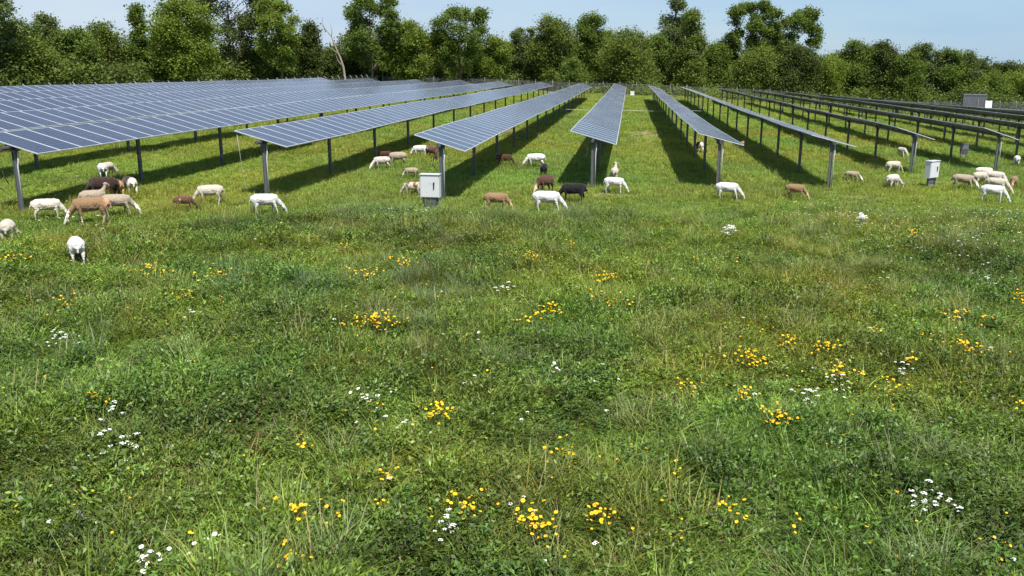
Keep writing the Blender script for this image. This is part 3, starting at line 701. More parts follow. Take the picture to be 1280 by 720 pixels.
def scatter(name, coll, keys, P, rz, scl, idx, tint, label=None, tilt=.12):
    order = sorted(o.name for o in coll.objects); mp = np.array([order.index(LIB[k].name) for k in keys])
    n = len(P); me = bpy.data.meshes.new(name); me.vertices.add(n); me.vertices.foreach_set('co', np.asarray(P, np.float32).ravel())
    rot = np.stack([rng.normal(0, tilt, n), rng.normal(0, tilt, n), rz], 1).astype(np.float32)
    a_ = me.attributes.new('rot', 'FLOAT_VECTOR', 'POINT'); a_.data.foreach_set('vector', rot.ravel())
    a_ = me.attributes.new('scl', 'FLOAT_VECTOR', 'POINT'); a_.data.foreach_set('vector', np.asarray(scl, np.float32).ravel())
    a_ = me.attributes.new('idx', 'INT', 'POINT'); a_.data.foreach_set('value', mp[idx].astype(np.int32))
    a_ = me.attributes.new('tint', 'FLOAT_COLOR', 'POINT')
    a_.data.foreach_set('color', np.concatenate([tint, np.ones((n, 1))], 1).astype(np.float32).ravel())
    o = link(name, me)
    g = bpy.data.node_groups.new(name+'_scatter', 'GeometryNodeTree')
    g.interface.new_socket('Geometry', in_out='INPUT', socket_type='NodeSocketGeometry'); g.interface.new_socket('Geometry', in_out='OUTPUT', socket_type='NodeSocketGeometry')
    gi = g.nodes.new('NodeGroupInput'); go = g.nodes.new('NodeGroupOutput'); ip = g.nodes.new('GeometryNodeInstanceOnPoints'); ci = g.nodes.new('GeometryNodeCollectionInfo')
    ci.inputs['Collection'].default_value = coll; ci.inputs['Separate Children'].default_value = True; ci.inputs['Reset Children'].default_value = True
    ip.inputs['Pick Instance'].default_value = True
    def na(nm, dt):
        q = g.nodes.new('GeometryNodeInputNamedAttribute'); q.data_type = dt; q.inputs['Name'].default_value = nm; return q.outputs['Attribute']
    g.links.new(gi.outputs[0], ip.inputs['Points']); g.links.new(ci.outputs[0], ip.inputs['Instance'])
    g.links.new(na('idx', 'INT'), ip.inputs['Instance Index']); g.links.new(na('rot', 'FLOAT_VECTOR'), ip.inputs['Rotation']); g.links.new(na('scl', 'FLOAT_VECTOR'), ip.inputs['Scale'])
    g.links.new(ip.outputs[0], go.inputs[0])
    md = o.modifiers.new('scatter', 'NODES'); md.node_group = g
    return o
def points(y0, y1, dens, marg=3.0):
    """jittered random points inside the (widened) view wedge"""
    xa, xb = -.80*y1-marg, .46*y1+marg; n = int((xb-xa)*(y1-y0)*dens)
    x = rng.uniform(xa, xb, n); y = rng.uniform(y0, y1, n)
    k = (x > -.80*y-marg) & (x < .46*y+marg); return x[k], y[k]
# tall meadow
X = []; Y = []
for a_, b2, d in ((4.5, 12, 80), (12, 20, 64), (20, 30, 50), (30, 40, 44), (40, 62, 26)):
    x, y = points(a_, b2, d); k = rng.random(len(x)) < meadow_f(x, y)*(1-.75*dirt_f(x, y)); X.append(x[k]); Y.append(y[k])
X = np.concatenate(X); Y = np.concatenate(Y); n = len(X)
kp = rng.random(n) > .45*sstep(.40, .25, fnoise(X, Y, .75, 75)); X, Y = X[kp], Y[kp]; n = len(X)
n1 = fnoise(X, Y, 2.6, 31); n2 = fnoise(X, Y, 1.5, 41); n3 = fnoise(X, Y, 3.6, 51); n4 = fnoise(X, Y, 1.1, 61); u = rng.random(n)
near = sstep(24, 9, Y)
keys = ['g0', 'g1', 'g2', 'f0', 'f1', 'b0', 'l0', 'l1', 'l2', 'c0', 'c1', 'd0', 'd1', 's0', 'u0', 'u1']
wts = np.zeros((n, len(keys)))
def sg(v, c, k=14): return 1/(1+np.exp(-(v-c)*k))
wts[:, 0:3] = (.55+1.5*sg(n1, .5))[:, None]*np.array([1, .8, 1])
wts[:, 3:5] = (.08+2.0*sg(n2, .60))[:, None]*(1.1-.5*near)[:, None]
wts[:, 5] = .08+2.6*sg(n3, .64)*(1-.5*near)
wts[:, 6:9] = (.35+3.4*sg(1-n1, .50))[:, None]*(.55+.9*near)[:, None]
wts[:, 9:11] = (.45+2.8*sg(n3, .47))[:, None]*(.55+.8*near)[:, None]
wts[:, 11:13] = (.05+2.2*sg(n4, .60))[:, None]
wts[:, 13] = .06+.45*sg(n2, .58)
DW = np.zeros(n)
for px, py, rr_ in ((325, 412, 1.0), (265, 535, .6), (35, 585, .9), (1128, 572, .32), (1108, 606, .34), (740, 512, .6), (705, 445, .8), (1225, 645, .7), (520, 700, .6), (90, 690, .6), (540, 300, 1.4), (330, 275, 1.6), (1220, 330, 1.6), (880, 590, .4), (640, 560, .5)):
    cx, cy = ground(px, py, .2); DW = np.maximum(DW, np.exp(-((X-cx)**2+(Y-cy)**2)/rr_**2*(.6+.9*fnoise(X, Y, .5, 151))))
wts[:, 6:9] += 7*DW[:, None]; wts[:, 11:13] += 4*DW[:, None]; wts[:, 3:5] *= (1-.8*DW)[:, None]
wts[:, 14:16] = (.9+1.6*sg(fnoise(X, Y, 1.9, 141), .48))[:, None]
wts /= wts.sum(1, keepdims=True); idx = (wts.cumsum(1) > u[:, None]).argmax(1)
lump = sstep(.25, .75, fnoise(X, Y, .75, 75)); hs = (.42+.75*fnoise(X, Y, 2.2, 71))*(.58+.9*lump)+.20
edge = .6*meadow_f(X, Y+.7)+.4*meadow_f(X, Y+2.0); hs *= (.68+.32*edge)
for cx, cy, cr_ in SHXY+[(CABS[0][0], CABS[0][1], .8), (CABS[1][0], CABS[1][1], .8)]:
    d2 = np.hypot(X-cx, Y-cy); hs = hs*(.62+.38*sstep(cr_*.5, cr_*1.3, d2))
hs = np.where(hs < .3, hs*.8, hs)
s_ = (.8+.4*rng.random(n)); scl = np.stack([s_, s_, s_*hs], 1)
br = (.80+.7*fnoise(X, Y, 2.2, 81))*(1+.16*rng.normal(size=n)); br = br*(1-.42*DW); yel = np.maximum(.9*(fnoise(X, Y, 3.0, 91)-.42)+.1*rng.normal(size=n), -.12)
tint = np.stack([br*(1+.8*yel), br, br*(1-.6*yel)], 1)
tint = np.clip(tint, .4, 1.8)
P = np.stack([X, Y, terr(X, Y)], 1)
tag(scatter('meadow_grass', lib, keys, P, rng.random(n)*6.283, scl, idx, tint), 'tall unmown meadow of grasses, clover and weeds filling the foreground', 'meadow', kind='stuff')
# grazed turf
X = []; Y = []; S = []
for a_, b2, d, sc in ((18, 42, 34, 1.0), (42, 60, 18, 1.25), (60, 90, 7, 1.8), (90, 165, 2.6, 2.6)):
    x, y = points(a_, b2, d); k = rng.random(len(x)) < (1-meadow_f(x, y))*(1-.85*dirt_f(x, y)); X.append(x[k]); Y.append(y[k]); S.append(np.full(k.sum(), sc))
X = np.concatenate(X); Y = np.concatenate(Y); S = np.concatenate(S); n = len(X); u = rng.random(n)
k_, m_ = fnoise(X, Y, 5, 101), fnoise(X, Y, 1.6, 111)
wts = np.stack([np.full(n, 1.2), .2+1.2*m_, .3+.8*(1-m_), .04+1.2*sg(m_*.6+k_*.4, .60)], 1); wts /= wts.sum(1, keepdims=True)
idx = (wts.cumsum(1) > u[:, None]).argmax(1)
s_ = S*(.75+.5*rng.random(n)); scl = np.stack([s_, s_, np.minimum(s_, 1.6)*(.6+.7*m_)], 1)
for cx, cy, cr_ in SHXY: scl[:, 2] *= 1+1.0*np.exp(-((X-cx)**2+(Y-cy)**2)/.5)
br = .85+.5*fnoise(X, Y, 4, 121); yel = .7*(fnoise(X, Y, 7, 131)-.45)
tint = np.clip(np.stack([br*(1+.9*yel), br, br*(1-.5*yel)], 1)*(1+.08*rng.normal(size=(n, 1))), .4, 1.8)
P = np.stack([X, Y, terr(X, Y)], 1)
tag(scatter('grazed_turf', short, ['t0', 't1', 't2', 't3'], P, rng.random(n)*6.283, scl, idx, tint), 'short grazed grass under and between the solar rows', 'grass', kind='stuff')

# ------------------------------------------------------------------ wildflowers
def petal_head(b_, c, r, tiltv, petal, disc, n=8, seed=0):
    nrm = Vector(tiltv).normalized(); a_ = nrm.orthogonal().normalized(); q = nrm.cross(a_); c = Vector(c)
    for j in range(n):
        t0 = 2*math.pi*(j+.2)/n; d = a_*math.cos(t0)+q*math.sin(t0); s = nrm.cross(d); w_ = r*.36
        b_.add([c+d*r*.15-s*w_*.3, c+d*r*.8-s*w_+nrm*r*.10, c+d*r+nrm*r*.05, c+d*r*.8+s*w_+nrm*r*.10, c+d*r*.15+s*w_*.3], [(0, 1, 2, 3, 4)], petal)
    vs_ = [c+(a_*math.cos(2*math.pi*j/6)+q*math.sin(2*math.pi*j/6))*r*.30+nrm*r*.06 for j in range(6)]+[c+nrm*r*.28]
    b_.add(vs_, [(j, (j+1) % 6, 6) for j in range(6)], disc)
def umbel(b_, c, r, petal, rr):
    c = Vector(c)
    for j in range(14):
        a_ = rr.random()*6.283; d = r*math.sqrt(rr.random()); p = c+Vector((math.cos(a_)*d, math.sin(a_)*d, -d*d/r*.35+rr.uniform(-.004, .004)))
        q = r*.30; t_ = rr.random()*3; n_ = 5
        b_.add([p+Vector((math.cos(t_+6.283*k/n_)*q, math.sin(t_+6.283*k/n_)*q, rr.uniform(-.2, .1)*q)) for k in range(n_)]+[p+Vector((0, 0, q*.4))], [(k, (k+1) % n_, 5) for k in range(n_)], petal)
def flower_clump(px, py, wpx, n, kind, label, r=None, seed=0, spread=.55):
    x, y = ground(px, py, .36); rr = random.Random(seed+int(px*7+py)); D = math.hypot(x, y)
    wid = wpx/F*D/2; root = thing('yellow_flower_clump' if kind == 'y' else 'white_flower_clump', label, 'wildflowers', (x, y, tz(x, y)), 0,
                                   'yellow wildflower clumps in the meadow' if kind == 'y' else 'white wildflower clumps in the meadow')
    st = MB(); fl = MB()
    dep = max(wid*spread, .12)
    for j in range(n):
        a_ = rr.random()*6.283; d = min(1.4, abs(rr.gauss(0, .85))); fx, fy = math.cos(a_)*d*wid, math.sin(a_)*d*dep*1.6
        gz = tz(x+fx, y+fy)-tz(x, y); h = rr.uniform(.30, .52)
        tip = Vector((fx+rr.uniform(-.04, .04), fy+rr.uniform(-.04, .04), gz+h))
        st.tube([(fx*.85, fy*.85, gz), (fx*.95, fy*.95, gz+h*.6), tip-Vector((0, 0, .006))], .0028, M['stem'], 3, False)
        for q in range(2):
            t_ = rr.uniform(.3, .8); p = Vector((fx*.9, fy*.9, gz+h*t_)); th = rr.random()*6.283; u_ = Vector((math.cos(th), math.sin(th), .5)); s2 = Vector((-math.sin(th), math.cos(th), 0))
            st.add([p, p+u_*.03+s2*.006, p+u_*.06, p+u_*.03-s2*.006], [(0, 1, 2, 3)], M['stem'])
        hr = (r or .0215)*rr.uniform(.6, 1.25)
        if kind == 'y': petal_head(fl, tip, hr, (rr.uniform(-.45, .45), rr.uniform(-.7, .2), 1), M['yellow'], M['disc'], 8)
        elif kind == 'd': petal_head(fl, tip, hr, (rr.uniform(-.4, .4), rr.uniform(-.6, .2), 1), M['white'], M['yellow'], 10)
        else: umbel(fl, tip+Vector((0, 0, .16*max(0, 1-d*d) if hr > .022 else 0)), hr*1.6, M['white'], rr)
    st.build('stems', root); fl.build('blossoms', root)
YF = [  # px, py, width px, number, label
 (468, 403, 62, 46, 'broadest yellow flower clump of the upper meadow, left of the middle'),
 (458, 342, 36, 16, 'yellow flower clump just above the broadest one, left twin of a pair'),
 (508, 332, 44, 18, 'yellow flower clump above the broadest one, right twin of a pair'),
 (192, 339, 46, 22, 'orange yellow flower clump below the gap between the left group and the lamb'),
 (272, 343, 60, 16, 'sparse yellow flower clump below the small brown lamb'),
 (228, 370, 34, 10, 'string of yellow flowers slanting down between two clumps at the upper left'),
 (82, 377, 20, 8, 'tiny yellow flower clump below the bright white sheep at the left'),
 (22, 322, 46, 14, 'yellow flower clump at the left edge below the cream sheep'),
 (660, 322, 44, 18, 'yellow flower clump straight below the long white sheep'),
 (756, 348, 26, 16, 'small tight yellow clump right above the widest central band of yellow flowers'),
 (760, 378, 62, 26, 'widest central band of yellow flowers, right of the middle'),
 (690, 388, 34, 14, 'yellow flower clump at the left end of the central band'),
 (664, 400, 26, 9, 'pale yellow flower clump left of and below the central band'),
 (545, 516, 54, 24, 'yellow flower clump right of the bright white clump in the centre left'),
 (128, 502, 22, 10, 'small yellow flower clump alone in the left middle of the meadow'),
 (487, 594, 26, 8, 'small yellow flower clump in the lower centre left'),
 (380, 560, 12, 4, 'pair of tiny yellow flowers high above the lower left yellow clump'),
 (378, 648, 74, 22, 'loose yellow flower clump in the lower left, upper of two'),
 (364, 698, 40, 13, 'yellow flower clump by the bottom edge in the lower left'),
 (478, 632, 20, 5, 'few yellow flowers right of the loose lower left clump'),
 (580, 635, 66, 16, 'yellow flower clump in the bottom centre mixed with small white flowers'),
 (666, 654, 46, 26, 'densest yellow flower clump at the bottom centre'),
 (750, 642, 62, 18, 'yellow flower clump to the right of the densest bottom clump'),
 (703, 568, 36, 13, 'yellow flower clump above the densest bottom clump'),
 (848, 592, 10, 4, 'two or three yellow flowers alone right of the bottom clumps'),
 (917, 640, 46, 9, 'thin yellow flower clump at the lower right of the middle'),
 (1000, 661, 12, 3, 'couple of yellow flowers near the bottom right'),
 (972, 524, 42, 28, 'tall column shaped yellow flower clump in the right middle'),
 (925, 494, 40, 15, 'yellow flower clump left of and above the column shaped one'),
 (865, 486, 42, 11, 'yellow flower clump farther left in the right middle'),
 (938, 450, 44, 20, 'yellow flower clump in the right half above the column shaped one'),
 (984, 429, 26, 12, 'small yellow flower clump high in the right middle'),
 (1036, 438, 34, 14, 'orange yellow flower clump in the right half above a paler one'),
 (1050, 466, 42, 18, 'paler yellow flower clump below an orange yellow one in the right half'),
 (1093, 418, 14, 7, 'small bright yellow flower clump in the upper right meadow'),
 (1112, 487, 44, 12, 'flat yellow flower clump below the pale one at the right'),
 (1137, 450, 14, 6, 'tiny yellow flower clump between larger ones at the right'),
 (1195, 398, 38, 16, 'yellow flower clump in the upper right corner of the meadow'),
 (1233, 401, 14, 6, 'tiny yellow flower clump right beside the upper right one'),
 (1208, 436, 44, 22, 'large loose yellow flower clump near the right edge'),
 (1274, 374, 26, 14, 'yellow flower clump cut by the right edge of the picture'),
 (1274, 508, 20, 6, 'orange yellow flowers at the right edge, lower down'),
 (1140, 292, 40, 14, 'orange yellow flowers below the right hand cabinet at the meadow edge'),
 (1166, 425, 20, 6, 'little yellow flower clump left of the large loose one at the right'),
 (432, 313, 18, 7, 'tiny yellow clump high in the meadow below the long shadow at the left'),
 (712, 307, 34, 9, 'faint yellow clump high in the meadow below the black sheep'),
 (895, 330, 50, 8, 'faint scattered yellow flowers below the white sheep right of the middle'),
]
for a_ in YF: flower_clump(a_[0], a_[1], a_[2], int(a_[3]*(1.5 if a_[1] > 480 else 2.3)), 'y', a_[4])
WF = [
 (463, 499, 50, 22, 'd', .027, 'brightest white flower clump, in the centre left'),
 (190, 709, 46, 22, 'd', .024, 'large white flower clump at the bottom edge on the left'),
 (270, 676, 42, 5, 'd', .024, 'few white flowers scattered right above the bottom left white clump'),
 (693, 463, 18, 9, 'd', .023, 'small white flower clump at the centre of the meadow'),
 (911, 293, 12, 42, 'u', .036, 'compact bright white flower clump below the sheep right of the middle'),
 (1077, 278, 11, 38, 'u', .036, 'compact bright white flower clump at the meadow edge below the small pale lamb'),
 (630, 362, 26, 9, 'u', .020, 'small white flower clump high in the middle of the meadow'),
 (82, 425, 36, 16, 'u', .020, 'greyish white flower clump in the upper left of the meadow'),
 (142, 557, 58, 20, 'u', .020, 'wide greyish white flower clump in the left middle'),
 (138, 514, 22, 7, 'u', .018, 'tiny white flower clump beside the small yellow one at the left'),
 (1160, 629, 54, 22, 'u', .018, 'white flower clump in the bottom right of the meadow'),
 (560, 656, 30, 11, 'u', .018, 'white flower clump tucked under the bottom centre yellow clump'),
 (500, 527, 34, 6, 'u', .018, 'few pale flowers below the brightest white clump'),
 (1045, 483, 34, 13, 'u', .018, 'thin line of white flowers in the right middle'),
 (1010, 492, 30, 11, 'u', .018, 'white flower clump left of the thin white line'),
 (1128, 462, 22, 10, 'u', .018, 'small white flower clump above the flat yellow one at the right'),
 (1233, 358, 18, 14, 'u', .022, 'greyish white flower clump in the upper right of the meadow'),
 (240, 392, 16, 4, 'u', .018, 'faint white flowers in the upper left half'),
 (600, 424, 14, 3, 'u', .016, 'two or three pale flowers near the centre'),
]
for px, py, wp, n_, kd, r_, lab in WF: flower_clump(px, py, wp, n_, kd, lab, r_)
# stray flowers nobody could count
fl = MB(); rr = random.Random(5)
def stray(px, py, kind):
    x, y = ground(px, py, .3); z = tz(x, y); h = rr.uniform(.28, .46)
    fl.tube([(x, y, z), (x, y, z+h)], .0026, M['stem'], 3, False)
    if kind == 'y': petal_head(fl, (x, y, z+h), rr.uniform(.013, .02), (rr.uniform(-.4, .4), rr.uniform(-.6, .2), 1), M['yellow'], M['disc'], 7)
    else: umbel(fl, (x, y, z+h), rr.uniform(.02, .034), M['white'], rr)
for _ in range(420):
    px, py = rr.uniform(-40, 1320), 280+430*rr.random()**1.3
    if fnoise(px, py, 120, 3) > .45: stray(px, py, 'y')
for _ in range(330):
    px, py = rr.gauss(1190, 85), rr.gauss(288, 22)
    if 258 < py < 360: stray(px, py, 'w')
for _ in range(50): stray(rr.gauss(1040, 40), rr.gauss(268, 7), 'w')
for _ in range(40): stray(rr.gauss(500, 45), rr.gauss(270, 5), 'w')
for _ in range(36): stray(rr.gauss(100, 30), rr.gauss(262, 20), 'w')
for _ in range(60): stray(rr.uniform(0, 1280), 275+440*rr.random()**1.5, 'w')
tag(fl.build('stray_wildflowers'), 'stray small white and yellow wildflowers dotted through the meadow', 'wildflowers', kind='stuff')

# ------------------------------------------------------------------ trees
LM = {
 'mid': leafmat('leaf_mid_green', (.132, .186, .044), .45, .38, gloss=0),
 'bright': leafmat('leaf_yellow_green', (.178, .236, .048), .42, .42, gloss=0),
 'dark': leafmat('leaf_dark_green', (.092, .120, .038), .45, .3, gloss=0),
 'blue': leafmat('leaf_grey_green', (.132, .170, .068), .42, .3, gloss=0),
 'olive': leafmat('leaf_olive', (.142, .184, .044), .45, .35, gloss=0),
}
def tree(px, top, wpx, D, style, leaf, label, name='deciduous_tree', dens=1.0, base=None, group='trees of the tree line behind the solar field', tilt=0):
    x, y, ztop = at_depth(px, top, D); zb = tz(x, y); H = ztop-zb; Rr = wpx/F*D/2
    r = np.random.default_rng(int(px*13+top*7+D) % 99991)
    cb = {'round': .10, 'airy': .22, 'dense': .03, 'cone': .05, 'column': .08, 'shrub': .02}[style] if base is None else base
    nlobe = {'round': 16, 'airy': 24, 'dense': 17, 'cone': 16, 'column': 14, 'shrub': 5}[style]
    def prof(t):    # crown half width against height in the crown (0..1)
        if style == 'cone': return max(.05, (1-t)**.75)*(.55+.45*min(1, t*6))
        if style == 'column': return (.75+.25*math.sin(t*3.1))*max(.1, 1-t**5)
        if style == 'dense': return math.sqrt(max(0, 1-max(0, (t-.45)/.55)**2.2))*(.8+.2*min(1, t*3))
        if style == 'airy': return math.sqrt(max(.0, 1-((t-.58)/.62)**2))
        return math.sqrt(max(0, 1-((t-.5)/.56)**2))
    lobes = []
    for q in range(nlobe):
        t_ = (q+.5+r.uniform(-.9, .9))/nlobe; t_ = min(max(t_, .03), .97); a_ = q*2.4+r.uniform(-.8, .8); pr = max(prof(t_)*Rr*r.uniform(.82, 1.12), .25*Rr)
        lr = max(Rr*.22, pr*r.uniform(.34, .52))*(.62 if style == 'airy' else 1); dd = max(0, pr-lr)*r.uniform(.75, 1.0)
        zc = zb+H*(cb+(1-cb)*t_); zc = min(zc, ztop-lr*.6)
        lobes.append((math.cos(a_)*dd, math.sin(a_)*dd, zc-zb, lr))
    if style in ('dense', 'cone', 'round', 'column'):
        for q in range(5): lobes.append((r.normal()*.12*Rr, r.normal()*.12*Rr, H*(cb+(1-cb)*(q+.5)/5.6), Rr*.42*max(.3, prof((q+.5)/5.6))))
    lobes.append((r.normal()*.15*Rr, r.normal()*.15*Rr, H-Rr*.17, Rr*.18))
    ls = .22+.035*min(H, 20)/10
    if D < 90: ls = .1
    nl = int(min(25000, (300 if style == 'airy' else 520)*dens*Rr*H*(1-cb))+900)
    ncl = max(50, int(nl/30)); per = nl//ncl
    cl = []
    wl = np.array([l_[3]**2 for l_ in lobes]); wl /= wl.sum()
    for q in range(ncl):
        lx, ly, lz, lr = lobes[r.choice(len(lobes), p=wl)]
        d = r.normal(size=3); d /= np.linalg.norm(d); d[2] = abs(d[2])*.9 if r.random() < .35 else d[2]
        k = lr*(.30+.75*r.random()**.7)
        cl.append((lx+d[0]*k, ly+d[1]*k, max(.3, lz+d[2]*k*.85), lr))
    cl = np.array(cl)
    ctr = np.repeat(cl[:, :3], per, 0); nl = len(ctr)
    cs = np.repeat(.32+.30*r.random(ncl)+cl[:, 3]*.09, per)*(.8 if style == 'airy' else 1)
    off = r.normal(size=(nl, 3))*cs[:, None]*np.array([1, 1, .85]); ctr = ctr+np.clip(off, -2.0*cs[:, None], 2.0*cs[:, None])*np.where(r.random((nl, 1)) < .10, 1.15, .8)
    ctr[:, 2] = np.maximum(ctr[:, 2], .15)
    nv = r.normal(size=(nl, 3)); nv[:, 2] = np.abs(nv[:, 2])+.45; nv /= np.linalg.norm(nv, axis=1)[:, None]
    a_ = np.cross(nv, r.normal(size=(nl, 3))); a_ /= np.linalg.norm(a_, axis=1)[:, None]; b3 = np.cross(nv, a_)
    sz = (ls*(.6+.8*r.random(nl)))[:, None]
    V = np.stack([ctr-a_*sz*.62, ctr+b3*sz*.42, ctr+a_*sz*.62, ctr-b3*sz*.42], 1).reshape(-1, 3)
    Fq = np.arange(nl*4).reshape(-1, 4)
    lvc = np.repeat(r.random(ncl)**1.3, per)*.7+r.random(nl)*.35; lv = np.repeat(np.clip(lvc, 0, 1), 4)
    root = thing(name, label, 'tree' if style != 'shrub' else 'bush', (x, y, zb), 0, group)
    link('crown', npmesh('crown', V, Fq, [LM[leaf]], lv=lv), root)
    tk = MB(); tr = .012*H+.05; nst = 1 if style not in ('shrub',) else 4
    top_ = Vector((r.normal()*.2, r.normal()*.2, H*.86))
    bend = Vector((r.normal()*.05*H, r.normal()*.03*H, 0))
    def tp(t_): return Vector((top_.x*t_, top_.y*t_, top_.z*t_))+bend*math.sin(t_*3.1)*.5
    tk.tube([tp(t_)-Vector((0, 0, .3 if t_ == 0 else 0)) for t_ in (0, .15, .35, .55, .75, 1)], [tr*1.25, tr, tr*.85, tr*.62, tr*.4, tr*.1], M['wood'], 7, False)
    for lx, ly, lz, lr in lobes:
        t_ = max(.08, min(.9, (lz-lr*.9)/(H*.86)-.08)); p0 = tp(t_); p1 = Vector((lx, ly, lz)); mid = p0.lerp(p1, .5)+Vector((0, 0, .08*H*r.random()))
        rb = tr*.45*(1-t_*.5); tk.tube([p0, mid, p1], [rb, rb*.7, rb*.35], M['wood'], 5, False)
        for s in range(5):
            d = r.normal(size=3); d /= np.linalg.norm(d); p2 = p1+Vector(d)*lr*.8; tk.tube([mid.lerp(p1, .6), p2], [rb*.35, rb*.1], M['wood'], 4, False)
    tk.build('trunk', root)
    return root
TREES = [
 (-40, -35, 110, 125, 'airy', 'blue', 'tall airy tree mostly outside the picture, its branch entering the top left corner'),
 (-70, 20, 90, 140, 'round', 'mid', 'rounded tree beyond the left edge of the picture'),
 (15, 26, 62, 140, 'dense', 'mid', 'bushy green tree at the left edge of the picture'),
 (57, 19, 36, 178, 'round', 'blue', 'round topped grey green tree standing behind at the far left'),
 (42, 52, 66, 128, 'dense', 'olive', 'lower light green tree in front at the far left'),
 (92, 37, 66, 142, 'dense', 'mid', 'wide bushy tree between the round topped tree and the narrow pointed one'),
 (128, 31, 58, 152, 'dense', 'olive', 'olive tree with feathery top just left of the narrow pointed tree'),
 (168, 9, 42, 152, 'cone', 'mid', 'narrow pointed tree rising above the left tree line'),
 (196, 40, 40, 160, 'dense', 'dark', 'dark filler tree between the pointed tree and the big yellow green one'),
 (230, -1, 92, 146, 'round', 'bright', 'big yellow green tree left of the sky gap'),
 (283, -34, 118, 172, 'airy', 'dark', 'tallest dark tree whose crown leaves the top of the picture'),
 (345, 2, 66, 165, 'airy', 'bright', 'airy yellow green tree right of the sky gap'),
 (384, 30, 36, 168, 'round', 'dark', 'slim dark tree left of the bleached dead tree'),
 (418, 62, 44, 176, 'dense', 'dark', 'low dark tree behind the bleached dead tree'),
 (462, -8, 84, 168, 'airy', 'mid', 'tall open crowned tree right of the bleached dead tree'),
 (512, 28, 58, 172, 'round', 'bright', 'yellow green tree between two tall open crowned trees'),
 (574, 10, 78, 172, 'airy', 'mid', 'tall open crowned tree with sky showing under its crown, left of the centre'),
 (617, 48, 52, 178, 'round', 'bright', 'bright green lower tree right of the second open crowned tree'),
 (656, 36, 40, 188, 'airy', 'blue', 'pale thin tree with visible stems at the centre left'),
 (690, 22, 66, 184, 'round', 'olive', 'olive green round tree above the far end of the middle row'),
 (738, 19, 58, 190, 'round', 'mid', 'mid green round tree at the centre of the tree line'),
 (786, 36, 92, 182, 'dense', 'olive', 'broad dense tree directly above the row seen end on'),
 (716, 76, 44, 178, 'dense', 'mid', 'lower yellow green tree in front of the olive round tree'),
 (846, -18, 50, 198, 'column', 'blue', 'tall column shaped grey green tree leaving the top of the picture'),
 (866, 15, 84, 186, 'cone', 'olive', 'massive conical cedar at the right of the centre'),
 (912, 44, 36, 202, 'dense', 'dark', 'dark tree behind the gap right of the massive cedar'),
 (942, 3, 66, 196, 'airy', 'mid', 'left one of two tall open trees right of the cedar'),
 (993, 14, 74, 196, 'airy', 'mid', 'right one of two tall open trees right of the cedar'),
 (950, 62, 74, 184, 'dense', 'olive', 'lower olive tree in front of the two tall open trees'),
 (996, 58, 66, 186, 'dense', 'dark', 'dark low tree below the right one of the two tall open trees'),
 (1032, 72, 62, 192, 'dense', 'bright', 'light green low tree where the tree line dips right of the tall pair'),
 (1072, 54, 50, 200, 'round', 'mid', 'tree with a lobed top right of the dip in the tree line'),
 (1107, 54, 50, 202, 'round', 'dark', 'dark tree with two small tops in the right part of the tree line'),
 (1137, 66, 42, 198, 'dense', 'mid', 'lower green tree between the two topped tree and the rounded one'),
 (1160, 55, 46, 204, 'round', 'blue', 'grey green rounded tree left of the grey container'),
 (1188, 63, 40, 206, 'round', 'mid', 'rounded tree above and left of the grey container'),
 (1210, 66, 38, 208, 'round', 'blue', 'grey green tree directly above the grey container'),
 (1229, 75, 34, 214, 'dense', 'dark', 'small dark tree right above the white panel beside the container'),
 (1216, 93, 46, 208, 'dense', 'bright', 'low yellow green tree behind the grey container'),
 (1258, 79, 46, 226, 'round', 'dark', 'distant dark tree near the right edge'),
 (1276, 92, 58, 222, 'round', 'bright', 'round yellow green tree at the right edge above the pickup'),
 (1320, 76, 70, 215, 'round', 'mid', 'green tree beyond the right edge of the picture'),
 (1375, 70, 80, 215, 'dense', 'mid', 'wide green tree farther beyond the right edge of the picture'),
 (205, 52, 50, 168, 'dense', 'mid', 'green filler tree whose top shows left below the big yellow green tree'),
 (268, 66, 60, 178, 'dense', 'dark', 'low dark tree below the sky gap, left part'),
 (316, 62, 58, 180, 'dense', 'mid', 'low green tree below the sky gap, right part'),
 (365, 54, 48, 180, 'dense', 'mid', 'low green tree between the airy yellow green tree and the slim dark one'),
 (446, 56, 56, 178, 'dense', 'dark', 'low dark tree under the tall open crowned tree right of the dead tree'),
 (486, 50, 54, 182, 'dense', 'mid', 'green lower tree at the right foot of the tall open crowned tree'),
 (544, 46, 48, 184, 'dense', 'olive', 'olive lower tree left of the second open crowned tree'),
 (592, 64, 50, 184, 'dense', 'mid', 'low tree beneath the sky patch of the second open crowned tree'),
 (640, 54, 50, 190, 'dense', 'mid', 'low green tree left of the pale thin stemmed tree'),
 (672, 50, 56, 192, 'dense', 'olive', 'low olive tree right of the pale thin stemmed tree'),
 (760, 40, 56, 198, 'round', 'bright', 'light green tree peeping out behind the broad dense one'),
 (820, 44, 50, 192, 'dense', 'mid', 'green lower tree at the left foot of the column shaped tree'),
 (896, 56, 50, 192, 'dense', 'mid', 'green tree filling the right foot of the conical cedar'),
 (968, 40, 60, 206, 'round', 'dark', 'dark tree filling the gap between the two tall open trees'),
 (1052, 68, 46, 212, 'round', 'blue', 'grey green distant tree in the dip right of the tall pair'),
 (1090, 62, 50, 212, 'round', 'mid', 'green tree between the two lobed tops on the right'),
 (1242, 92, 50, 212, 'dense', 'mid', 'low green tree above the white board'),
 (-130, 10, 110, 130, 'dense', 'mid', 'wide tree far beyond the left edge of the picture'),
]
for a_ in TREES: tree(*a_[:6], a_[6], name='cedar_tree' if 'cedar' in a_[6] and 'conical' in a_[6] else 'deciduous_tree')
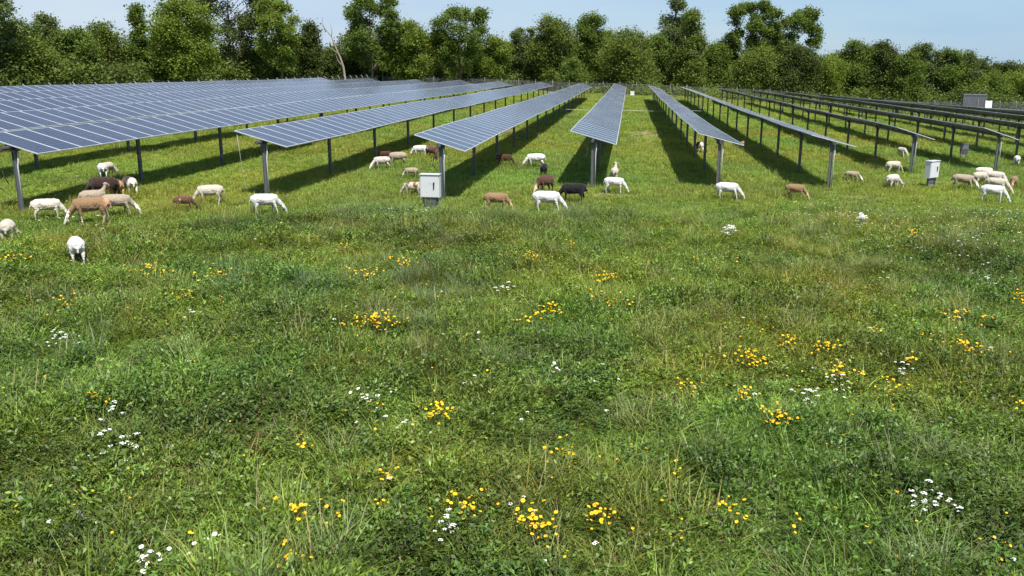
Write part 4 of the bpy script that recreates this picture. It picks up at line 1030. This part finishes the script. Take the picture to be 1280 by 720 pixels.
# a dead, bleached leaning tree
x, y, z1 = at_depth(433, 100, 158); zb = tz(x, y)
t = thing('dead_tree', 'bleached dead tree leaning left with bare branches', 'tree', (x, y, zb), 0)
mpx = 158/F
b_ = MB()
def q_(dx, ypx): return (dx*mpx, 0, (100-ypx)*mpx+(z1-zb))
b_.tube([(0, 0, -.2), q_(-3, 85), q_(-6, 75), q_(-10, 66), q_(-16, 50), q_(-24, 40), q_(-32, 33)], [.22, .19, .16, .13, .10, .06, .02], M['palewood'], 6, False)
b_.build('trunk', t, smooth=True)
for pts in ([(-8, 70), (-16, 64), (-20, 62)], [(-16, 50), (-15, 42), (-17, 35)], [(-24, 40), (-27, 34), (-25, 28)], [(-12, 60), (-5, 52), (-4, 44)], [(-3, 85), (-9, 78), (-12, 70)]):
    b_ = MB(); b_.tube([q_(*p) for p in pts], [.09, .06, .02], M['palewood'], 5, False); b_.build('branch', t)
# undergrowth along the tree line: one mass
def mass(name, label, n, path, hh, leaf, spread, ls, low=.0):
    r = np.random.default_rng(77+n); path = np.array(path, float)
    seg = r.integers(0, len(path)-1, n); u_ = r.random(n)
    P = path[seg]*(1-u_[:, None])+path[seg+1]*u_[:, None]
    bx = P[:, 0]+r.normal(size=n)*spread; by = P[:, 1]+r.normal(size=n)*spread
    hl = P[:, 2]*(.2+.9*fnoise(bx, by, 7, 200))
    bz = terr(bx, by)+low+hl*r.random(n)**.8
    k = 26; ctr = np.repeat(np.stack([bx, by, bz], 1), k, 0)+r.normal(size=(n*k, 3))*np.array([.8, .8, .5])
    nv = r.normal(size=(n*k, 3)); nv[:, 2] = np.abs(nv[:, 2])+.4; nv /= np.linalg.norm(nv, axis=1)[:, None]
    a_ = np.cross(nv, r.normal(size=(n*k, 3))); a_ /= np.linalg.norm(a_, axis=1)[:, None]; b3 = np.cross(nv, a_)
    sz = (ls*(.6+.8*r.random(n*k)))[:, None]
    V = np.stack([ctr-a_*sz*.6, ctr+b3*sz*.45, ctr+a_*sz*.6, ctr-b3*sz*.45], 1).reshape(-1, 3)
    lv = np.repeat(np.clip(np.repeat(r.random(n), k)*.6+r.random(n*k)*.4, 0, 1), 4)
    mats = [LM[l_] for l_ in leaf]; sel = np.repeat(r.integers(0, len(mats), n), k)
    o = link(name, npmesh(name, V, np.arange(n*k*4).reshape(-1, 4), mats, mi=sel, lv=lv))
    return tag(o, label, 'undergrowth', kind='stuff')
def pth(lst):
    return [at_depth(px, 100, D)[:2]+(h,) for px, D, h in lst]
mass('undergrowth', 'low dark undergrowth and brush along the foot of the tree line', 4200,
     pth([(-140, 118, 5), (0, 125, 5), (150, 145, 5), (300, 172, 4.5), (450, 180, 5), (600, 186, 4.5), (720, 188, 4.5), (850, 190, 4.5), (1000, 194, 5), (1150, 200, 5), (1290, 206, 5), (1400, 210, 5)]),
     5, ['dark', 'olive', 'mid', 'dark'], 1.8, .34)
mass('brush', 'pale weedy brush along the back fence at the right', 420,
     pth([(700, 171, 1.6), (850, 172, 2.2), (950, 172, 1.6), (1050, 173, 2.4), (1150, 176, 1.5), (1290, 184, 1.6)]), 2, ['bright', 'olive'], .9, .26)
mass('distant_woods', 'far woods closing the view behind the tree line', 7000,
     pth([(-160, 200, 9), (0, 215, 9), (200, 225, 11), (300, 240, 9), (420, 230, 14), (560, 232, 13), (700, 235, 14), (850, 240, 16), (1000, 240, 17), (1150, 242, 14), (1290, 245, 12), (1420, 250, 13)]),
     9, ['blue', 'dark', 'blue'], 4.0, .48)
# far ridge
hx = np.linspace(-1500, 1300, 90); hv = []; hf = []
for j, xx in enumerate(hx):
    hgt = 5+7*float(fnoise(xx, 0, 420, 9))
    for yy, zz in ((820, -6), (900, hgt*.7), (980, hgt), (1200, hgt*.8)): hv.append((xx, yy+40*math.sin(xx*.004), zz-4))
for j in range(len(hx)-1):
    for q in range(3): hf.append((j*4+q, (j+1)*4+q, (j+1)*4+q+1, j*4+q+1))
b_ = MB(); b_.add(hv, hf, simple('wooded_ridge', (.05, .075, .045), 1, 0, .4, .02, .1)); tag(b_.build('hills', smooth=True), kind='structure')

# ------------------------------------------------------------------ fences
def wire_mesh():
    m, nt, N, L = newmat('chain_link'); o = N.new('ShaderNodeOutputMaterial'); s = N.new('ShaderNodeMixShader'); tr = N.new('ShaderNodeBsdfTransparent'); d = N.new('ShaderNodeBsdfDiffuse')
    d.inputs[0].default_value = (.34, .35, .35, 1)
    uv = N.new('ShaderNodeTexCoord'); sp = N.new('ShaderNodeSeparateXYZ'); L.new(uv.outputs['UV'], sp.inputs[0])
    outs = []
    for sg_ in (1, -1):
        a_ = N.new('ShaderNodeMath'); a_.operation = 'MULTIPLY_ADD'; a_.inputs[1].default_value = sg_; L.new(sp.outputs[0], a_.inputs[0]); L.new(sp.outputs[1], a_.inputs[2])
        f_ = N.new('ShaderNodeMath'); f_.operation = 'MULTIPLY'; f_.inputs[1].default_value = 1/.085; L.new(a_.outputs[0], f_.inputs[0])
        g_ = N.new('ShaderNodeMath'); g_.operation = 'FRACT'; L.new(f_.outputs[0], g_.inputs[0])
        h_ = N.new('ShaderNodeMath'); h_.operation = 'LESS_THAN'; h_.inputs[1].default_value = .075; L.new(g_.outputs[0], h_.inputs[0]); outs.append(h_.outputs[0])
    mx = N.new('ShaderNodeMath'); mx.operation = 'MAXIMUM'; L.new(outs[0], mx.inputs[0]); L.new(outs[1], mx.inputs[1])
    L.new(mx.outputs[0], s.inputs[0]); L.new(tr.outputs[0], s.inputs[1]); L.new(d.outputs[0], s.inputs[2]); L.new(s.outputs[0], o.inputs[0]); return m
M['link'] = wire_mesh()
def fence(p0, p1, label, arm):
    p0 = Vector(p0); p1 = Vector(p1); Lf = (p1-p0).length; n = int(Lf/3.2); d = (p1-p0)/Lf; a_ = Vector(arm)
    z0 = tz(*p0); root = thing('security_fence', label, 'fence', (p0.x, p0.y, z0), 0, 'chain link security fence round the field')
    Hf = 2.05; pt = MB(); pt.tube([(0, 0, 0), (0, 0, Hf), (a_.x*.32, a_.y*.32, Hf+.34)], .034, M['post'], 6)
    pme = pt.mesh('fence_post', True); tops = []
    for j in range(n+1):
        q = p0+d*3.2*j; zz = tz(q.x, q.y)-z0
        link('fence_post', pme, root, (q.x-p0.x, q.y-p0.y, zz)); tops.append((q.x-p0.x, q.y-p0.y, zz))
    V = []; Fq = []; uv = []
    for j, t_ in enumerate(tops):
        V += [(t_[0], t_[1], t_[2]), (t_[0], t_[1], t_[2]+Hf)]
        if j: Fq.append((2*j-2, 2*j, 2*j+1, 2*j-1)); uv += [(3.2*j-3.2, 0), (3.2*j, 0), (3.2*j, Hf), (3.2*j-3.2, Hf)]
    me = npmesh('chain_link', V, Fq, [M['link']]); ul = me.uv_layers.new(name='UVMap')
    for k, c in enumerate(uv): ul.data[k].uv = c
    link('chain_link', me, root)
    b_ = MB(); b_.tube([Vector(t_)+Vector((0, 0, Hf-.02)) for t_ in tops], .010, M['tube'], 4); b_.build('top_rail', root)
    b_ = MB()
    for k in (.35, .68, 1.0): b_.tube([Vector(t_)+Vector((a_.x*.32*k, a_.y*.32*k, Hf+.34*k)) for t_ in tops], .003, M['tube'], 3, False)
    b_.build('barbed_wire', root)
fence((-46.5, 52), (-46.5, 164), 'chain link fence with angled arms along the left side of the field', (-1, 0, 0))
fence((-46.0, 165.5), (112, 190), 'chain link fence along the back of the field below the trees', (0, 1, 0))
# electric polywire across the field
x0, y0 = ground(690, 136, .9); x1, y1 = ground(885, 139, .9)
t = thing('electric_fence', 'thin white electric fence tape strung across the field far behind the middle row', 'fence', (x0, y0, tz(x0, y0)), 0)
b_ = MB(); pts = []
for j in range(9):
    u_ = j/8; xx = x0+(x1-x0)*u_; yy = y0+(y1-y0)*u_; pts.append((xx-x0, yy-y0, tz(xx, yy)-tz(x0, y0)+.9))
b_.tube(pts, .008, M['whitepaint'], 4); b_.build('wire', t)
for j in (0, 2, 4, 6, 8):
    b_ = MB(); p = pts[j]; b_.tube([(p[0], p[1], p[2]-.95), (p[0], p[1], p[2]+.1)], .007, M['steel'], 5); b_.build('stake', t)

# ------------------------------------------------------------------ container, leaning panel, pickup, tank, sign
def put(px, D):
    x, y, _ = at_depth(px, 130, D); return x, y, tz(x, y)
x, y, z = put(1217, 186)
t = thing('container', 'grey ribbed metal container at the back right of the field', 'container', (x, y, z), R(-12))
b_ = MB(); b_.box((0, 0, 1.55), (3.7, 2.3, 2.5), M['container']); b_.build('walls', t); t.scale = (1, 1, 1.38)
for sx_ in (-1, 1):
    for sy_ in (-1, 1):
        b_ = MB(); b_.box((sx_*1.85, sy_*1.15, 1.5), (.14, .14, 2.8), M['container']); b_.build('corner_post', t)
b_ = MB(); b_.box((0, 0, 2.87), (3.9, 2.5, .12), M['container']); b_.build('roof', t)
b_ = MB()
for j in range(14): b_.box((-1.65+j*.254, -1.18, 1.55), (.12, .07, 2.35), M['container'])
b_.build('ribs', t)
b_ = MB(); b_.box((.55, -1.24, 1.45), (.07, .05, 2.0), M['post']); b_.build('lock_bar', t)
b_ = MB(); b_.box((0, 0, .18), (3.8, 2.4, .22), M['steel']); b_.build('base_frame', t)
x, y, z = put(1236, 184)
t = thing('white_board', 'bright white folded board leaning back beside the grey container', 'board', (x, y, z), R(-10)); t.scale = (.66, 1, 1.30)
for sx_, nm in ((-.42, 'board_leaf'), (.42, 'board_leaf')):
    b_ = MB(); rt = Matrix.Rotation(R(-16), 3, 'X') @ Matrix.Rotation(R(12 if sx_ < 0 else -12), 3, 'Z'); b_.box((sx_, 0, 1.55), (.80, .05, 1.9), M['whitepaint'], rt); b_.build(nm, t)
for sx_ in (-.7, .7):
    b_ = MB(); b_.tube([(sx_, .1, -.05), (sx_, .05, 1.0)], .04, M['steel'], 6); b_.tube([(sx_, .9, -.05), (sx_, .2, 1.9)], .03, M['steel'], 6); b_.build('leg', t)
# pickup
x, y, z = put(1275, 205)
t = thing('pickup_truck', 'dark pickup truck with pale roof at the right edge', 'pickup truck', (x, y, z), R(172)); t.scale = (1.12, 1.12, 1.15)
def prism(b_, prof, w_, mat):
    n_ = len(prof); vs_ = [(p[0], -w_/2, p[1]) for p in prof]+[(p[0], w_/2, p[1]) for p in prof]
    b_.add(vs_, [tuple(range(n_)), tuple(range(n_, 2*n_))[::-1]]+[(k, k+n_, (k+1) % n_+n_, (k+1) % n_) for k in range(n_)], mat)
b_ = MB(); prism(b_, [(-2.7, .5), (2.65, .5), (2.7, .85), (2.6, 1.08), (1.2, 1.16), (.9, 1.16), (-.6, 1.16), (-2.7, 1.16)], 1.9, M['carpaint']); b_.build('body', t)
b_ = MB(); prism(b_, [(-.75, 1.16), (1.2, 1.16), (.62, 1.76), (-.55, 1.78)], 1.66, M['glassdark']); b_.build('windows', t)
b_ = MB(); prism(b_, [(-.58, 1.77), (.64, 1.75), (.55, 1.83), (-.5, 1.85)], 1.62, M['whitepaint']); b_.build('roof', t)
for cx in (-1.75, 1.75):
    for s in (-1, 1):
        b_ = MB(); b_.tube([(cx, s*.72, .40), (cx, s*.97, .40)], .40, M['rubber'], 16); wh = b_.build('wheel', t)
        b_ = MB(); b_.tube([(cx, s*.96, .40), (cx, s*.985, .40)], .23, M['steel'], 12); b_.build('rim', wh)
for s in (-1, 1):
    b_ = MB(); b_.box((2.68, s*.72, .88), (.06, .3, .16), M['whitepaint']); b_.build('headlight', t)
b_ = MB(); b_.box((2.74, 0, .58), (.12, 1.85, .2), M['steel']); b_.build('bumper', t)
# white water tank at the end of the middle row, and sign on the fence
x, y, z = put(790, 163)
t = thing('water_tank', 'small white water tank by the back fence beyond the row seen end on', 'water tank', (x, y, z), 0); t.scale = (.7, .7, .8)
b_ = MB(); b_.box((0, 0, .72), (1.0, .9, .95), M['whitepaint'], None, .96); b_.build('tank', t)
b_ = MB(); b_.tube([(0, 0, 1.19), (0, 0, 1.26)], .14, M['black'], 12); b_.build('lid', t)
b_ = MB(); b_.box((0, 0, .1), (1.05, .95, .2), M['wood']); b_.build('pallet', t)
b_ = MB()
for zz in (.35, .72, 1.1):
    for yy in (-.5, .5): b_.box((0, yy, zz), (1.08, .02, .03), M['steel'])
b_.build('cage', t)
x, y, z = put(1059, 176)
t = thing('warning_sign', 'small white sign on a post at the back fence right of the middle', 'sign', (x, y-1.5, z), 0)
b_ = MB(); b_.tube([(0, 0, -.1), (0, 0, 1.9)], .035, M['steel'], 6); b_.build('post', t)
b_ = MB(); b_.box((0, -.05, 1.6), (.62, .02, .7), M['whitepaint']); b_.build('plate', t)
print('objects', len(scene.objects))
